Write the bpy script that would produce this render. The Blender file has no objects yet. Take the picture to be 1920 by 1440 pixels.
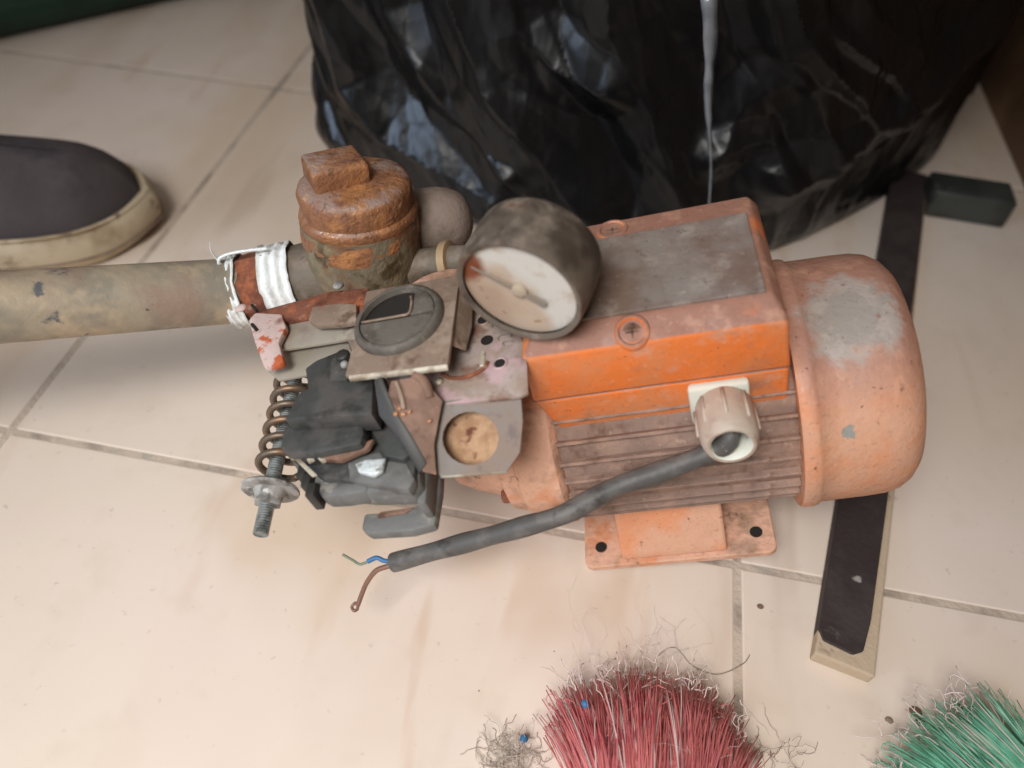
import bpy, bmesh, math, random
import numpy as np
from mathutils import Vector, Matrix, noise
random.seed(7)
D = bpy.data
SC = bpy.context.scene
COL = SC.collection
R = math.radians

# ---------------------------------------------------------------- camera
cam_d = D.cameras.new('camera')
cam = D.objects.new('camera', cam_d)
COL.objects.link(cam)
cam_d.sensor_width = 36.0
cam_d.lens = 36.0 * 1445.0 / 1920.0
cam_d.clip_start = 0.01
cam_d.clip_end = 100
cam_d.dof.use_dof = True
cam_d.dof.focus_distance = 0.385
cam_d.dof.aperture_fstop = 4.5
rot = Matrix(((0.9823, -0.1652, 0.0883), (0.1824, 0.7369, -0.6509), (0.0424, 0.6555, 0.7540)))
q = rot.to_quaternion(); q.normalize()
cam.matrix_world = Matrix.Translation((0, 0, 0.40)) @ q.to_matrix().to_4x4()
SC.camera = cam

# ---------------------------------------------------------------- light
world = D.worlds.new('World')
SC.world = world
world.use_nodes = True
bg = world.node_tree.nodes['Background']
bg.inputs['Color'].default_value = (1.0, 0.87, 0.73, 1)
bg.inputs['Strength'].default_value = 0.15

def area(name, loc, target, sx, sy, power, col, spread=180):
    l = D.lights.new(name, 'AREA')
    l.shape = 'RECTANGLE'; l.size = sx; l.size_y = sy
    l.energy = power; l.color = col; l.spread = R(spread)
    o = D.objects.new(name, l)
    o.location = loc
    o.rotation_euler = (Vector(target) - Vector(loc)).to_track_quat('-Z', 'Y').to_euler()
    COL.objects.link(o)
    return o
area('doorway_light', (-0.28, -0.60, 1.15), (-0.07, 0.05, 0.0), 0.55, 0.5, 2.65, (1.0, 0.98, 0.945), 64)
area('window_light', (-1.25, -0.55, 0.85), (0.06, 0.60, 0.24), 0.9, 0.9, 1.1, (0.60, 0.76, 1.0), 48)
SC.view_settings.view_transform = 'Standard'
SC.view_settings.look = 'None'
SC.view_settings.exposure = 0.16
SC.view_settings.gamma = 1.0
SC.render.engine = 'CYCLES'
SC.cycles.use_adaptive_sampling = True
SC.cycles.adaptive_threshold = 0.03
SC.cycles.max_bounces = 5
SC.cycles.diffuse_bounces = 3
SC.cycles.glossy_bounces = 3
SC.cycles.transmission_bounces = 4
SC.cycles.caustics_reflective = False
SC.cycles.caustics_refractive = False

# ---------------------------------------------------------------- materials
def lin(c):
    return tuple(((x / 255) / 12.92 if x / 255 <= .04045 else ((x / 255 + .055) / 1.055) ** 2.4) for x in c) + (1.0,)

def mat(name, col, rough=0.6, metal=0.0, layers=(), bump=(), spec=0.5, rough_var=None, coat=0.0, stretch=None, worldspace=False):
    """layers: dicts(col, scale, lo, hi, detail, off, spot=((x,y,z),r), up=(lo,hi), metal, stretch)."""
    m = D.materials.new(name); m.use_nodes = True
    nt = m.node_tree; N = nt.nodes; Lk = nt.links
    bs = N['Principled BSDF']
    bs.inputs['Roughness'].default_value = rough
    bs.inputs['Metallic'].default_value = metal
    bs.inputs['Specular IOR Level'].default_value = spec
    bs.inputs['Coat Weight'].default_value = coat
    tc = N.new('ShaderNodeTexCoord')
    gp = N.new('ShaderNodeNewGeometry').outputs['Position'] if worldspace else None
    def coords(off=0.0, st=None):
        mp = N.new('ShaderNodeMapping')
        mp.inputs['Location'].default_value = (off, off * .7, -off * .4)
        st = st or stretch
        if st:
            mp.inputs['Rotation'].default_value = st[1]
            mp.inputs['Scale'].default_value = st[0]
        Lk.new(gp or tc.outputs['Object'], mp.inputs['Vector'])
        return mp.outputs['Vector']
    def nz(scale, detail=4.0, off=0.0, rgh=0.6, st=None, dist=0.0):
        n = N.new('ShaderNodeTexNoise')
        n.inputs['Scale'].default_value = scale
        n.inputs['Detail'].default_value = detail
        n.inputs['Roughness'].default_value = rgh
        n.inputs['Distortion'].default_value = dist
        Lk.new(coords(off, st), n.inputs['Vector'])
        return n.outputs['Fac']
    def mr(v, a, b, c=0.0, d=1.0):
        r = N.new('ShaderNodeMapRange'); r.clamp = True
        r.interpolation_type = 'SMOOTHSTEP'
        for i, x in zip(('From Min', 'From Max', 'To Min', 'To Max'), (a, b, c, d)):
            r.inputs[i].default_value = x
        Lk.new(v, r.inputs['Value'])
        return r.outputs['Result']
    def mul(a, b, op='MULTIPLY'):
        x = N.new('ShaderNodeMath'); x.operation = op
        for i, v in enumerate((a, b)):
            if isinstance(v, (int, float)): x.inputs[i].default_value = v
            else: Lk.new(v, x.inputs[i])
        return x.outputs[0]
    rgb = N.new('ShaderNodeRGB'); rgb.outputs[0].default_value = lin(col)
    cur = rgb.outputs[0]
    met = None
    for L in layers:
        f = nz(L.get('scale', 60), min(L.get('detail', 3), 5), L.get('off', 0), L.get('rgh', .62), L.get('stretch'), L.get('dist', 0))
        if 'spot' in L:
            c, r = L['spot']
            vd = N.new('ShaderNodeVectorMath'); vd.operation = 'DISTANCE'
            Lk.new(tc.outputs['Object'], vd.inputs[0]); vd.inputs[1].default_value = c
            dd = mul(mul(vd.outputs['Value'], 1.0 / r), mul(f, L.get('rag', 1.2)), 'ADD')
            fac = mr(dd, L.get('lo', 1.55), L.get('hi', 1.35))
        else:
            fac = mr(f, L['lo'], L['hi'])
        if 'up' in L:
            g = N.new('ShaderNodeNewGeometry'); sp = N.new('ShaderNodeSeparateXYZ')
            Lk.new(g.outputs['Normal'], sp.inputs[0])
            fac = mul(fac, mr(sp.outputs['Z'], *L['up']))
        if 'amt' in L: fac = mul(fac, L['amt'])
        mx = N.new('ShaderNodeMix'); mx.data_type = 'RGBA'
        Lk.new(fac, mx.inputs['Factor']); Lk.new(cur, mx.inputs['A'])
        mx.inputs['B'].default_value = lin(L['col'])
        cur = mx.outputs['Result']
        if 'metal' in L:
            a = mul(fac, L['metal'])
            met = a if met is None else mul(met, a, 'MAXIMUM')
    Lk.new(cur, bs.inputs['Base Color'])
    if met is not None: Lk.new(met, bs.inputs['Metallic'])
    if rough_var:
        Lk.new(mr(nz(rough_var[0], 2, 3.3), .3, .7, rough_var[1], rough_var[2]), bs.inputs['Roughness'])
    h = None
    for (sc, amt) in bump:
        x = mul(nz(sc, 2, 1.7, .6), amt)
        h = x if h is None else mul(h, x, 'ADD')
    if h is not None:
        b = N.new('ShaderNodeBump'); b.inputs['Strength'].default_value = 1.0; b.inputs['Distance'].default_value = 1.0
        Lk.new(h, b.inputs['Height']); Lk.new(b.outputs['Normal'], bs.inputs['Normal'])
    return m

M = {}
DUST = (166, 142, 128)
GRIT = (dict(col=(96, 74, 62), scale=430, lo=.58, hi=.74, off=13, amt=.26, detail=2), dict(col=(214, 188, 168), scale=300, lo=.64, hi=.74, off=17, amt=.26, detail=2))
M['orange'] = mat('orange_paint', (230, 122, 54), .55, layers=(
    dict(col=(210, 132, 86), scale=22, lo=.40, hi=.66, detail=4),
    dict(col=(168, 118, 92), scale=45, lo=.56, hi=.74, off=2.0, amt=.8),
    dict(col=(150, 112, 98), scale=30, lo=.18, hi=.42, up=(.52, .74), off=5.0, amt=.92),
    dict(col=(206, 158, 132), scale=60, lo=.55, hi=.70, off=4.0, amt=.5),
    dict(col=(84, 56, 42), scale=150, lo=.70, hi=.75, off=1.0)) + GRIT, bump=((300, .0003), (60, .0005)), rough_var=(90, .45, .75))
M['fan'] = mat('dusty_orange_paint', (220, 148, 108), .6, layers=(
    dict(col=(212, 162, 134), scale=26, lo=.36, hi=.62, detail=4),
    dict(col=(174, 128, 110), scale=30, lo=.25, hi=.5, up=(.45, .9), off=3),
    dict(col=(176, 166, 158), scale=60, spot=((0.1440, 0.0400, 0.1355), .0190), rag=2.4, lo=2.55, hi=1.95, detail=5, amt=.9),
    dict(col=(140, 134, 128), scale=110, spot=((0.1440, 0.0400, 0.1355), .0180), rag=2.6, lo=2.45, hi=1.85, detail=4, amt=.5, off=2),
    dict(col=(150, 150, 142), scale=260, spot=((0.1365, 0.004, 0.101), .005), rag=2.2, lo=1.95, hi=1.85, detail=4),
    dict(col=(132, 82, 62), scale=100, lo=.66, hi=.74, off=7, amt=.7),
    dict(col=(80, 54, 44), scale=220, lo=.68, hi=.74, off=1, amt=.8)) + GRIT, bump=((350, .0004), (70, .0008)), rough_var=(90, .5, .8))
M['cast'] = mat('dirty_cast_paint', (216, 168, 142), .75, layers=(
    dict(col=(212, 146, 108), scale=45, lo=.5, hi=.65),
    dict(col=(160, 128, 106), scale=60, lo=.48, hi=.70, off=2, amt=.8),
    dict(col=(96, 70, 54), scale=90, lo=.6, hi=.74, off=4)) + GRIT, bump=((240, .0008), (60, .0012)))
M['fin'] = mat('dusty_fin', (138, 114, 102), .85, layers=(
    dict(col=(164, 134, 118), scale=40, lo=.4, hi=.65),
    dict(col=(112, 84, 70), scale=70, lo=.5, hi=.72, off=2),
    dict(col=(186, 130, 98), scale=35, lo=.64, hi=.76, off=6, amt=.4)) + GRIT, bump=((350, .0006),))
M['label'] = mat('grey_worn_plate', (140, 130, 124), .7, layers=(
    dict(col=(118, 96, 84), scale=20, lo=.36, hi=.6, detail=4),
    dict(col=(164, 152, 142), scale=60, lo=.50, hi=.72, off=2, detail=5, amt=.7),
    dict(col=(92, 82, 74), scale=160, lo=.6, hi=.72, off=5, amt=.6)) + GRIT, bump=((400, .0003),))
M['steel'] = mat('dusty_steel', (168, 148, 134), .55, .25, layers=(
    dict(col=(186, 170, 164), scale=50, lo=.4, hi=.6),
    dict(col=(142, 112, 96), scale=60, lo=.5, hi=.66, off=2),
    dict(col=(204, 172, 176), scale=38, lo=.50, hi=.62, off=9, amt=.85),
    dict(col=(130, 72, 44), scale=90, lo=.66, hi=.76, off=4)) + GRIT, bump=((400, .0002),))
M['cap'] = mat('brown_dusty_steel', (142, 122, 106), .65, .15, layers=(
    dict(col=(166, 146, 130), scale=60, lo=.45, hi=.65),
    dict(col=(108, 84, 68), scale=70, lo=.52, hi=.7, off=3),
    dict(col=(178, 90, 60), scale=60, lo=.68, hi=.76, off=8)) + GRIT, bump=((350, .0003),))
M['ring'] = mat('grey_rubber_cap', (104, 98, 90), .6, .1, layers=(
    dict(col=(84, 76, 68), scale=80, lo=.45, hi=.65),
    dict(col=(124, 116, 106), scale=120, lo=.55, hi=.7, off=2),
    dict(col=(170, 86, 60), scale=55, lo=.66, hi=.74, off=6)), bump=((300, .0003),))
M['tandirt'] = mat('tan_dirt', (190, 154, 122), .9, layers=(dict(col=(164, 128, 98), scale=90, lo=.42, hi=.6), dict(col=(112, 66, 48), scale=70, lo=.62, hi=.7, off=4)), bump=((200, .001),))
M['edge'] = mat('bright_cut_edge', (196, 188, 170), .5, .2, layers=(dict(col=(150, 134, 116), scale=90, lo=.45, hi=.62),))
M['grey_steel'] = mat('grey_steel', (122, 114, 108), .6, .1, layers=(
    dict(col=(128, 108, 96), scale=35, lo=.42, hi=.62), dict(col=(104, 92, 86), scale=90, lo=.55, hi=.7, off=3)), bump=((400, .0002),))
M['brown'] = mat('rusty_brown_sheet', (120, 92, 76), .75, layers=(
    dict(col=(142, 110, 94), scale=60, lo=.45, hi=.65),
    dict(col=(84, 56, 42), scale=80, lo=.52, hi=.68, off=3),
    dict(col=(206, 150, 110), scale=120, lo=.68, hi=.74, off=5)), bump=((300, .0006),))
M['rust'] = mat('rust', (128, 78, 58), .85, layers=(
    dict(col=(168, 98, 64), scale=70, lo=.54, hi=.70),
    dict(col=(92, 50, 36), scale=60, lo=.5, hi=.68, off=3),
    dict(col=(168, 130, 108), scale=110, lo=.6, hi=.72, off=7)), bump=((260, .001), (800, .0003)))
M['pinkrust'] = mat('pale_flaking_paint', (206, 182, 176), .7, layers=(
    dict(col=(190, 96, 58), scale=80, lo=.53, hi=.6, detail=7),
    dict(col=(150, 110, 98), scale=60, lo=.56, hi=.66, off=3)), bump=((260, .0005),))
M['channel'] = mat('pale_zinc_channel', (168, 160, 146), .5, .2, layers=(
    dict(col=(148, 130, 118), scale=40, lo=.45, hi=.65), dict(col=(190, 184, 168), scale=70, lo=.55, hi=.7, off=3)))
M['bakelite'] = mat('black_bakelite', (66, 68, 66), .55, layers=(
    dict(col=(84, 80, 78), scale=50, lo=.42, hi=.62), dict(col=(52, 52, 50), scale=80, lo=.5, hi=.7, off=3),
    dict(col=(112, 106, 98), scale=150, lo=.64, hi=.76, off=6, amt=.6)), bump=((300, .0003),), rough_var=(60, .4, .7))
M['dustblack'] = mat('dusty_grey_plastic', (112, 112, 110), .6, layers=(
    dict(col=(88, 86, 84), scale=50, lo=.45, hi=.65), dict(col=(140, 136, 128), scale=90, lo=.55, hi=.7, off=3)), bump=((300, .0004),))
M['spring'] = mat('oily_spring_steel', (112, 98, 84), .45, .5, layers=(dict(col=(138, 108, 84), scale=120, lo=.5, hi=.7),))
M['thread'] = mat('grey_zinc_thread', (142, 146, 144), .5, .45, layers=(dict(col=(96, 98, 96), scale=200, lo=.45, hi=.65),))
M['darkrod'] = mat('dark_rod', (58, 56, 54), .5, .3)
M['washer'] = mat('chalky_zinc', (166, 164, 160), .75, .2, layers=(
    dict(col=(120, 116, 112), scale=120, lo=.45, hi=.62), dict(col=(204, 202, 198), scale=170, lo=.56, hi=.68, off=3)), bump=((400, .0005),))
M['silver'] = mat('silver_paint', (214, 220, 222), .45, .2, layers=(dict(col=(150, 150, 148), scale=200, lo=.5, hi=.65),), bump=((300, .001),))
M['copper'] = mat('copper', (196, 144, 106), .55, .35)
M['brass'] = mat('rusty_brass', (126, 116, 96), .6, .25, layers=(
    dict(col=(148, 136, 108), scale=40, lo=.45, hi=.65),
    dict(col=(84, 72, 50), scale=70, lo=.5, hi=.68, off=3),
    dict(col=(132, 88, 60), scale=30, lo=.54, hi=.68, off=8, amt=.8)), bump=((200, .0012), (600, .0003)), rough_var=(70, .35, .8))
M['rustbrass'] = mat('rust_coated_cap', (146, 100, 70), .55, .1, layers=(
    dict(col=(180, 124, 78), scale=45, lo=.45, hi=.65),
    dict(col=(112, 72, 54), scale=60, lo=.5, hi=.68, off=3),
    dict(col=(158, 132, 120), scale=36, lo=.46, hi=.62, off=6, up=(.5, .9)),
    dict(col=(206, 164, 112), scale=120, lo=.64, hi=.72, off=9, amt=.7),
    dict(col=(84, 56, 42), scale=300, lo=.58, hi=.72, off=12, amt=.6)), bump=((160, .0009), (420, .0008)), rough_var=(60, .3, .75))
M['fitting'] = mat('dull_grey_brass', (112, 102, 88), .65, .2, layers=(
    dict(col=(140, 124, 112), scale=45, lo=.45, hi=.65), dict(col=(84, 74, 62), scale=70, lo=.52, hi=.7, off=3)), bump=((300, .0005),))
M['mauve'] = mat('dusty_grey_casting', (142, 126, 116), .75, layers=(
    dict(col=(126, 110, 98), scale=50, lo=.42, hi=.62), dict(col=(104, 84, 68), scale=45, lo=.58, hi=.72, off=3)), bump=((260, .0006),))
M['tan'] = mat('tan_nut', (172, 146, 112), .6, .1)
M['pipe'] = mat('dirty_plastic_pipe', (160, 148, 128), .6, layers=(
    dict(col=(138, 130, 116), scale=30, lo=.42, hi=.6),
    dict(col=(176, 158, 134), scale=45, lo=.5, hi=.66, off=2),
    dict(col=(150, 128, 112), scale=18, lo=.5, hi=.68, off=5),
    dict(col=(90, 92, 94), scale=38, lo=.635, hi=.70, off=8, detail=6),
    dict(col=(70, 68, 66), scale=75, lo=.68, hi=.73, off=11)), bump=((300, .0003), (60, .0006)))
M['tape'] = mat('white_thread_tape', (236, 240, 240), .5, layers=(dict(col=(200, 202, 200), scale=90, lo=.55, hi=.7),), bump=((180, .0012),))
M['gcase'] = mat('dark_worn_case', (112, 100, 88), .6, .15, layers=(
    dict(col=(78, 68, 60), scale=35, lo=.45, hi=.62),
    dict(col=(146, 132, 118), scale=55, lo=.52, hi=.72, off=3, detail=5),
    dict(col=(118, 80, 66), scale=40, lo=.62, hi=.72, off=7),
    dict(col=(160, 144, 124), scale=160, lo=.69, hi=.74, off=9)), bump=((350, .0003),))
M['dial'] = mat('stained_white_dial', (208, 204, 196), .4, layers=(
    dict(col=(190, 170, 150), scale=34, spot=((-0.0035, 0.022, 0.185), .0235), rag=1.0, lo=1.75, hi=1.30, off=3),
    dict(col=(158, 128, 106), scale=60, spot=((-0.0095, 0.022, 0.190), .019), rag=1.1, lo=1.7, hi=1.0, off=5, amt=.5),
    dict(col=(176, 150, 126), scale=120, lo=.52, hi=.70, off=7, amt=.5),
    dict(col=(126, 66, 40), scale=60, spot=((-0.0085, 0.0265, 0.211), .0105), rag=1.0, lo=1.6, hi=1.0, off=2)), spec=.5)
M['needle'] = mat('grey_needle', (138, 128, 116), .7)
M['hubgrey'] = mat('dusty_hub', (178, 162, 142), .7)
M['faded'] = mat('faded_print', (164, 138, 116), .8)
M['gland'] = mat('dusty_white_nylon', (192, 176, 160), .6, layers=(
    dict(col=(168, 146, 132), scale=50, lo=.42, hi=.62), dict(col=(210, 204, 190), scale=70, lo=.6, hi=.7, off=3)), bump=((300, .0003),))
M['glandin'] = mat('clean_white_nylon', (220, 220, 206), .5)
M['cable'] = mat('grey_black_rubber', (84, 82, 80), .55, layers=(
    dict(col=(106, 102, 98), scale=60, lo=.48, hi=.66), dict(col=(64, 60, 58), scale=90, lo=.55, hi=.7, off=3),
    dict(col=(190, 186, 180), scale=140, lo=.71, hi=.75, off=6)), bump=((300, .0003),))
M['blue'] = mat('blue_insulation', (60, 110, 160), .5)
M['greenwire'] = mat('green_insulation', (120, 130, 110), .5)
M['copperwire'] = mat('tarnished_copper', (140, 106, 90), .5, .4)
M['black'] = mat('dark_hole', (34, 28, 24), .9)
M['bag'] = mat('black_bin_bag', (14, 15, 17), .34, spec=.46, layers=(
    dict(col=(20, 19, 17), scale=9, lo=.5, hi=.72), dict(col=(90, 84, 78), scale=70, lo=.75, hi=.82, off=3, amt=.4)), rough_var=(7, .24, .42))
def film_creases(m):
    nt = m.node_tree; N = nt.nodes; Lk = nt.links
    tc = N.new('ShaderNodeTexCoord'); total = None
    for sc, am, rot, off in ((60, .0012, 28, 0.0), (130, .0004, -18, 1.3)):
        mp = N.new('ShaderNodeMapping'); mp.inputs['Rotation'].default_value = (0, R(rot), R(rot * .3)); mp.inputs['Scale'].default_value = (1.0, 1.0, .42); mp.inputs['Location'].default_value = (off, off, off)
        Lk.new(tc.outputs['Object'], mp.inputs['Vector'])
        nz = N.new('ShaderNodeTexNoise'); nz.inputs['Scale'].default_value = 9; nz.inputs['Detail'].default_value = 1
        Lk.new(mp.outputs[0], nz.inputs['Vector'])
        ad = N.new('ShaderNodeVectorMath'); ad.operation = 'MULTIPLY_ADD'; ad.inputs[1].default_value = (.05, .05, .05)
        Lk.new(nz.outputs['Color'], ad.inputs[0]); Lk.new(mp.outputs[0], ad.inputs[2])
        vo = N.new('ShaderNodeTexVoronoi'); vo.inputs['Scale'].default_value = sc
        Lk.new(ad.outputs[0], vo.inputs['Vector'])
        mu = N.new('ShaderNodeMath'); mu.operation = 'MULTIPLY'; mu.inputs[1].default_value = am
        Lk.new(vo.outputs['Distance'], mu.inputs[0])
        if total is None: total = mu.outputs[0]
        else:
            a = N.new('ShaderNodeMath'); Lk.new(total, a.inputs[0]); Lk.new(mu.outputs[0], a.inputs[1]); total = a.outputs[0]
    b = N.new('ShaderNodeBump'); b.inputs['Distance'].default_value = 1.0; b.inputs['Strength'].default_value = .8
    Lk.new(total, b.inputs['Height']); Lk.new(b.outputs['Normal'], N['Principled BSDF'].inputs['Normal'])
film_creases(M['bag'])
M['clear'] = mat('cloudy_clear_glint', (200, 204, 208), .2, .0, spec=.9)  # for the added strip that stands in for the bag's glint
M['clear'].node_tree.nodes['Principled BSDF'].inputs['Transmission Weight'].default_value = .6
M['shoe'] = mat('charcoal_canvas', (76, 69, 72), .95, layers=(
    dict(col=(88, 80, 82), scale=18, lo=.4, hi=.65), dict(col=(62, 57, 60), scale=24, lo=.5, hi=.7, off=3)), bump=((900, .0006), (60, .001)))
M['sole'] = mat('stained_cream_rubber', (198, 182, 156), .7, layers=(
    dict(col=(164, 144, 116), scale=24, lo=.45, hi=.65), dict(col=(96, 74, 54), scale=40, lo=.58, hi=.70, off=3, detail=7),
    dict(col=(70, 54, 40), scale=90, lo=.66, hi=.72, off=5)), bump=((300, .0004),))
M['greentube'] = mat('dark_green_plastic', (22, 52, 40), .45, layers=(dict(col=(30, 64, 50), scale=20, lo=.45, hi=.65),))
M['lath'] = mat('worn_black_paint', (52, 42, 42), .7, layers=(
    dict(col=(64, 56, 54), scale=30, lo=.45, hi=.65), dict(col=(92, 84, 80), scale=60, lo=.62, hi=.74, off=3, detail=8),
    dict(col=(190, 186, 180), scale=70, spot=((0.0, 0.052, 0.0115), .0045), rag=2.8, lo=2.0, hi=1.7, off=4, detail=5, amt=.6)), bump=((300, .0004),))
M['rawwood'] = mat('raw_wood_edge', (190, 170, 146), .8, layers=(
    dict(col=(168, 142, 112), scale=24, lo=.45, hi=.65, stretch=((1, .1, 1), (0, 0, 0))), dict(col=(110, 92, 76), scale=50, lo=.62, hi=.74, off=3)), bump=((200, .0006),))
M['bar'] = mat('dark_green_grey_paint', (50, 53, 50), .45, layers=(
    dict(col=(64, 68, 64), scale=20, lo=.45, hi=.65), dict(col=(84, 88, 82), scale=50, lo=.6, hi=.72, off=3)), bump=((200, .0004),))
M['leg'] = mat('blackened_wood', (40, 34, 30), .6, layers=(dict(col=(54, 44, 36), scale=20, lo=.45, hi=.65),))
M['brownwall'] = mat('brown_wood_panel', (112, 84, 62), .6, layers=(
    dict(col=(96, 70, 52), scale=5, lo=.4, hi=.65, stretch=((1, 1, .1), (0, 0, 0))), dict(col=(128, 98, 74), scale=9, lo=.5, hi=.7, off=3)))
M['grout'] = mat('grey_grout', (198, 182, 166), .9, layers=(
    dict(col=(160, 146, 134), scale=30, lo=.45, hi=.65), dict(col=(178, 168, 156), scale=60, lo=.55, hi=.7, off=3)), bump=((300, .001),))
M['tile'] = mat('cream_marbled_tile', (230, 215, 201), .42, worldspace=True, layers=(
    dict(col=(218, 196, 174), scale=6, lo=.42, hi=.70, stretch=((1.0, .30, 1.0), (0, 0, R(24))), dist=.5),
    dict(col=(231, 215, 204), scale=5, lo=.45, hi=.65, off=4),
    dict(col=(204, 172, 144), scale=13, lo=.55, hi=.72, stretch=((1.0, .24, 1), (0, 0, R(16))), off=8.3, dist=1.1, amt=.45),
    dict(col=(200, 178, 158), scale=15, lo=.60, hi=.70, stretch=((1.0, .12, 1), (0, 0, R(38))), off=2.6, amt=.6),
    dict(col=(208, 190, 172), scale=26, lo=.52, hi=.70, off=12, amt=.22),
    dict(col=(176, 158, 142), scale=130, lo=.64, hi=.76, off=6, amt=.45)), bump=((6, .0010),), rough_var=(14, .38, .62))
M['red'] = mat('red_bristle', (226, 134, 136), .5, layers=(dict(col=(214, 126, 124), scale=30, lo=.45, hi=.65), dict(col=(190, 90, 96), scale=45, lo=.5, hi=.7, off=3)))
M['green'] = mat('green_bristle', (118, 196, 164), .5, layers=(dict(col=(150, 206, 180), scale=30, lo=.45, hi=.65), dict(col=(74, 148, 116), scale=45, lo=.5, hi=.7, off=3)))
M['pale'] = mat('pale_lint', (224, 204, 198), .9)
M['lint'] = mat('grey_brown_lint', (196, 184, 172), .95)
M['hair'] = mat('dark_hair', (110, 98, 88), .7)
M['crumb'] = mat('dirt_crumb', (140, 122, 106), .9, layers=(dict(col=(120, 96, 78), scale=60, lo=.45, hi=.6),))
M['bluebit'] = mat('blue_plastic_bit', (52, 112, 158), .5)
M['head'] = mat('broom_block_plastic', (140, 50, 56), .5)
M['headg'] = mat('green_block_plastic', (60, 120, 96), .5)

# ---------------------------------------------------------------- mesh helpers
def V(p): return Vector(p)

def link(name, bm, m, parent=None, smooth=False, angle=None):
    me = D.meshes.new(name)
    bm.normal_update()
    bm.to_mesh(me); bm.free()
    if smooth:
        for p in me.polygons: p.use_smooth = True
        if angle:
            me.set_sharp_from_angle(angle=R(angle))
    me.materials.append(m if not isinstance(m, str) else M[m])
    o = D.objects.new(name, me)
    COL.objects.link(o)
    if parent is not None: o.parent = parent
    return o

def frame(d):
    d = Vector(d).normalized()
    a = Vector((0, 0, 1)) if abs(d.z) < .9 else Vector((0, 1, 0))
    u = d.cross(a).normalized(); v = d.cross(u).normalized()
    return d, u, v

def lathe(bm, o, d, prof, n=32, cap=True, up=None, jit=0.0, seed=0):
    """revolve prof [(along, radius)] about axis o,d"""
    d, u, v = frame(d)
    if up is not None:
        u = (Vector(up) - d * Vector(up).dot(d)).normalized(); v = d.cross(u)
    o = Vector(o); rings = []
    for (t, r) in prof:
        ring = []
        for i in range(n):
            a = 2 * math.pi * i / n
            k = 1.0
            if jit:
                p = Vector((math.cos(a) * 2.2, math.sin(a) * 2.2, t * 60 + seed))
                k = 1 + jit * noise.noise(p) + jit * .5 * noise.noise(p * 3.1)
            ring.append(bm.verts.new(o + d * t + (u * math.cos(a) + v * math.sin(a)) * r * k))
        rings.append(ring)
    for a, b in zip(rings, rings[1:]):
        for i in range(n):
            bm.faces.new((a[i], a[(i + 1) % n], b[(i + 1) % n], b[i]))
    if cap:
        bm.faces.new(list(reversed(rings[0]))); bm.faces.new(rings[-1])
    return bm

def smooth_path(pts, sub=8):
    pts = [Vector(p) for p in pts]; out = []
    for i in range(len(pts) - 1):
        p0 = pts[max(i - 1, 0)]; p1 = pts[i]; p2 = pts[i + 1]; p3 = pts[min(i + 2, len(pts) - 1)]
        for s in range(sub):
            t = s / sub
            out.append(.5 * ((2 * p1) + (p2 - p0) * t + (2 * p0 - 5 * p1 + 4 * p2 - p3) * t * t + (3 * p1 - p0 - 3 * p2 + p3) * t ** 3))
    out.append(pts[-1])
    return out

def tube(bm, pts, r, n=8, cap=True):
    pts = [Vector(p) for p in pts]
    rings = []; pu = None
    for i, p in enumerate(pts):
        t = (pts[min(i + 1, len(pts) - 1)] - pts[max(i - 1, 0)])
        if t.length < 1e-9: t = Vector((0, 0, 1))
        t.normalize()
        if pu is None: _, u, v = frame(t)
        else:
            u = pu - t * pu.dot(t); u.normalize(); v = t.cross(u)
        pu = u
        rr = r(i / (len(pts) - 1)) if callable(r) else r
        rings.append([bm.verts.new(p + (u * math.cos(2 * math.pi * k / n) + v * math.sin(2 * math.pi * k / n)) * rr) for k in range(n)])
    for a, b in zip(rings, rings[1:]):
        for k in range(n):
            bm.faces.new((a[k], a[(k + 1) % n], b[(k + 1) % n], b[k]))
    if cap and n > 2:
        bm.faces.new(list(reversed(rings[0]))); bm.faces.new(rings[-1])
    return bm

def prism(bm, pts, vec, bev=0.0, seg=2):
    """solid with outline pts pushed along vec; edges bevelled"""
    pts = [Vector(p) for p in pts]; vec = Vector(vec)
    nrm = Vector((0, 0, 0))
    for a, b in zip(pts, pts[1:] + pts[:1]): nrm += a.cross(b)
    if nrm.dot(vec) > 0: pts.reverse()
    t = [bm.verts.new(p) for p in pts]; b = [bm.verts.new(p + vec) for p in pts]
    n = len(pts); fs = [bm.faces.new(t), bm.faces.new(list(reversed(b)))]
    for i in range(n):
        fs.append(bm.faces.new((t[(i + 1) % n], t[i], b[i], b[(i + 1) % n])))
    bmesh.ops.recalc_face_normals(bm, faces=fs)
    if bev:
        es = list({e for f in fs for e in f.edges})
        bmesh.ops.bevel(bm, geom=es, offset=bev, segments=seg, profile=.5, affect='EDGES', clamp_overlap=True)
    return bm

def box(bm, lo, hi, bev=0.0, seg=2):
    x0, y0, z0 = lo; x1, y1, z1 = hi
    return prism(bm, [(x0, y0, z1), (x1, y0, z1), (x1, y1, z1), (x0, y1, z1)], (0, 0, z0 - z1), bev, seg)

def rough_up(bm, amt, sc, seed=0):
    for v in bm.verts:
        n = noise.noise_vector(v.co * sc + Vector((seed, seed * .3, 0)))
        v.co += n * amt

def empty(name, loc=(0, 0, 0)):
    o = D.objects.new(name, None); o.location = loc
    o.empty_display_size = .02
    COL.objects.link(o)
    return o

def tag(o, label, cat, group=None):
    o['label'] = label; o['category'] = cat
    if group: o['group'] = group
    return o

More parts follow.
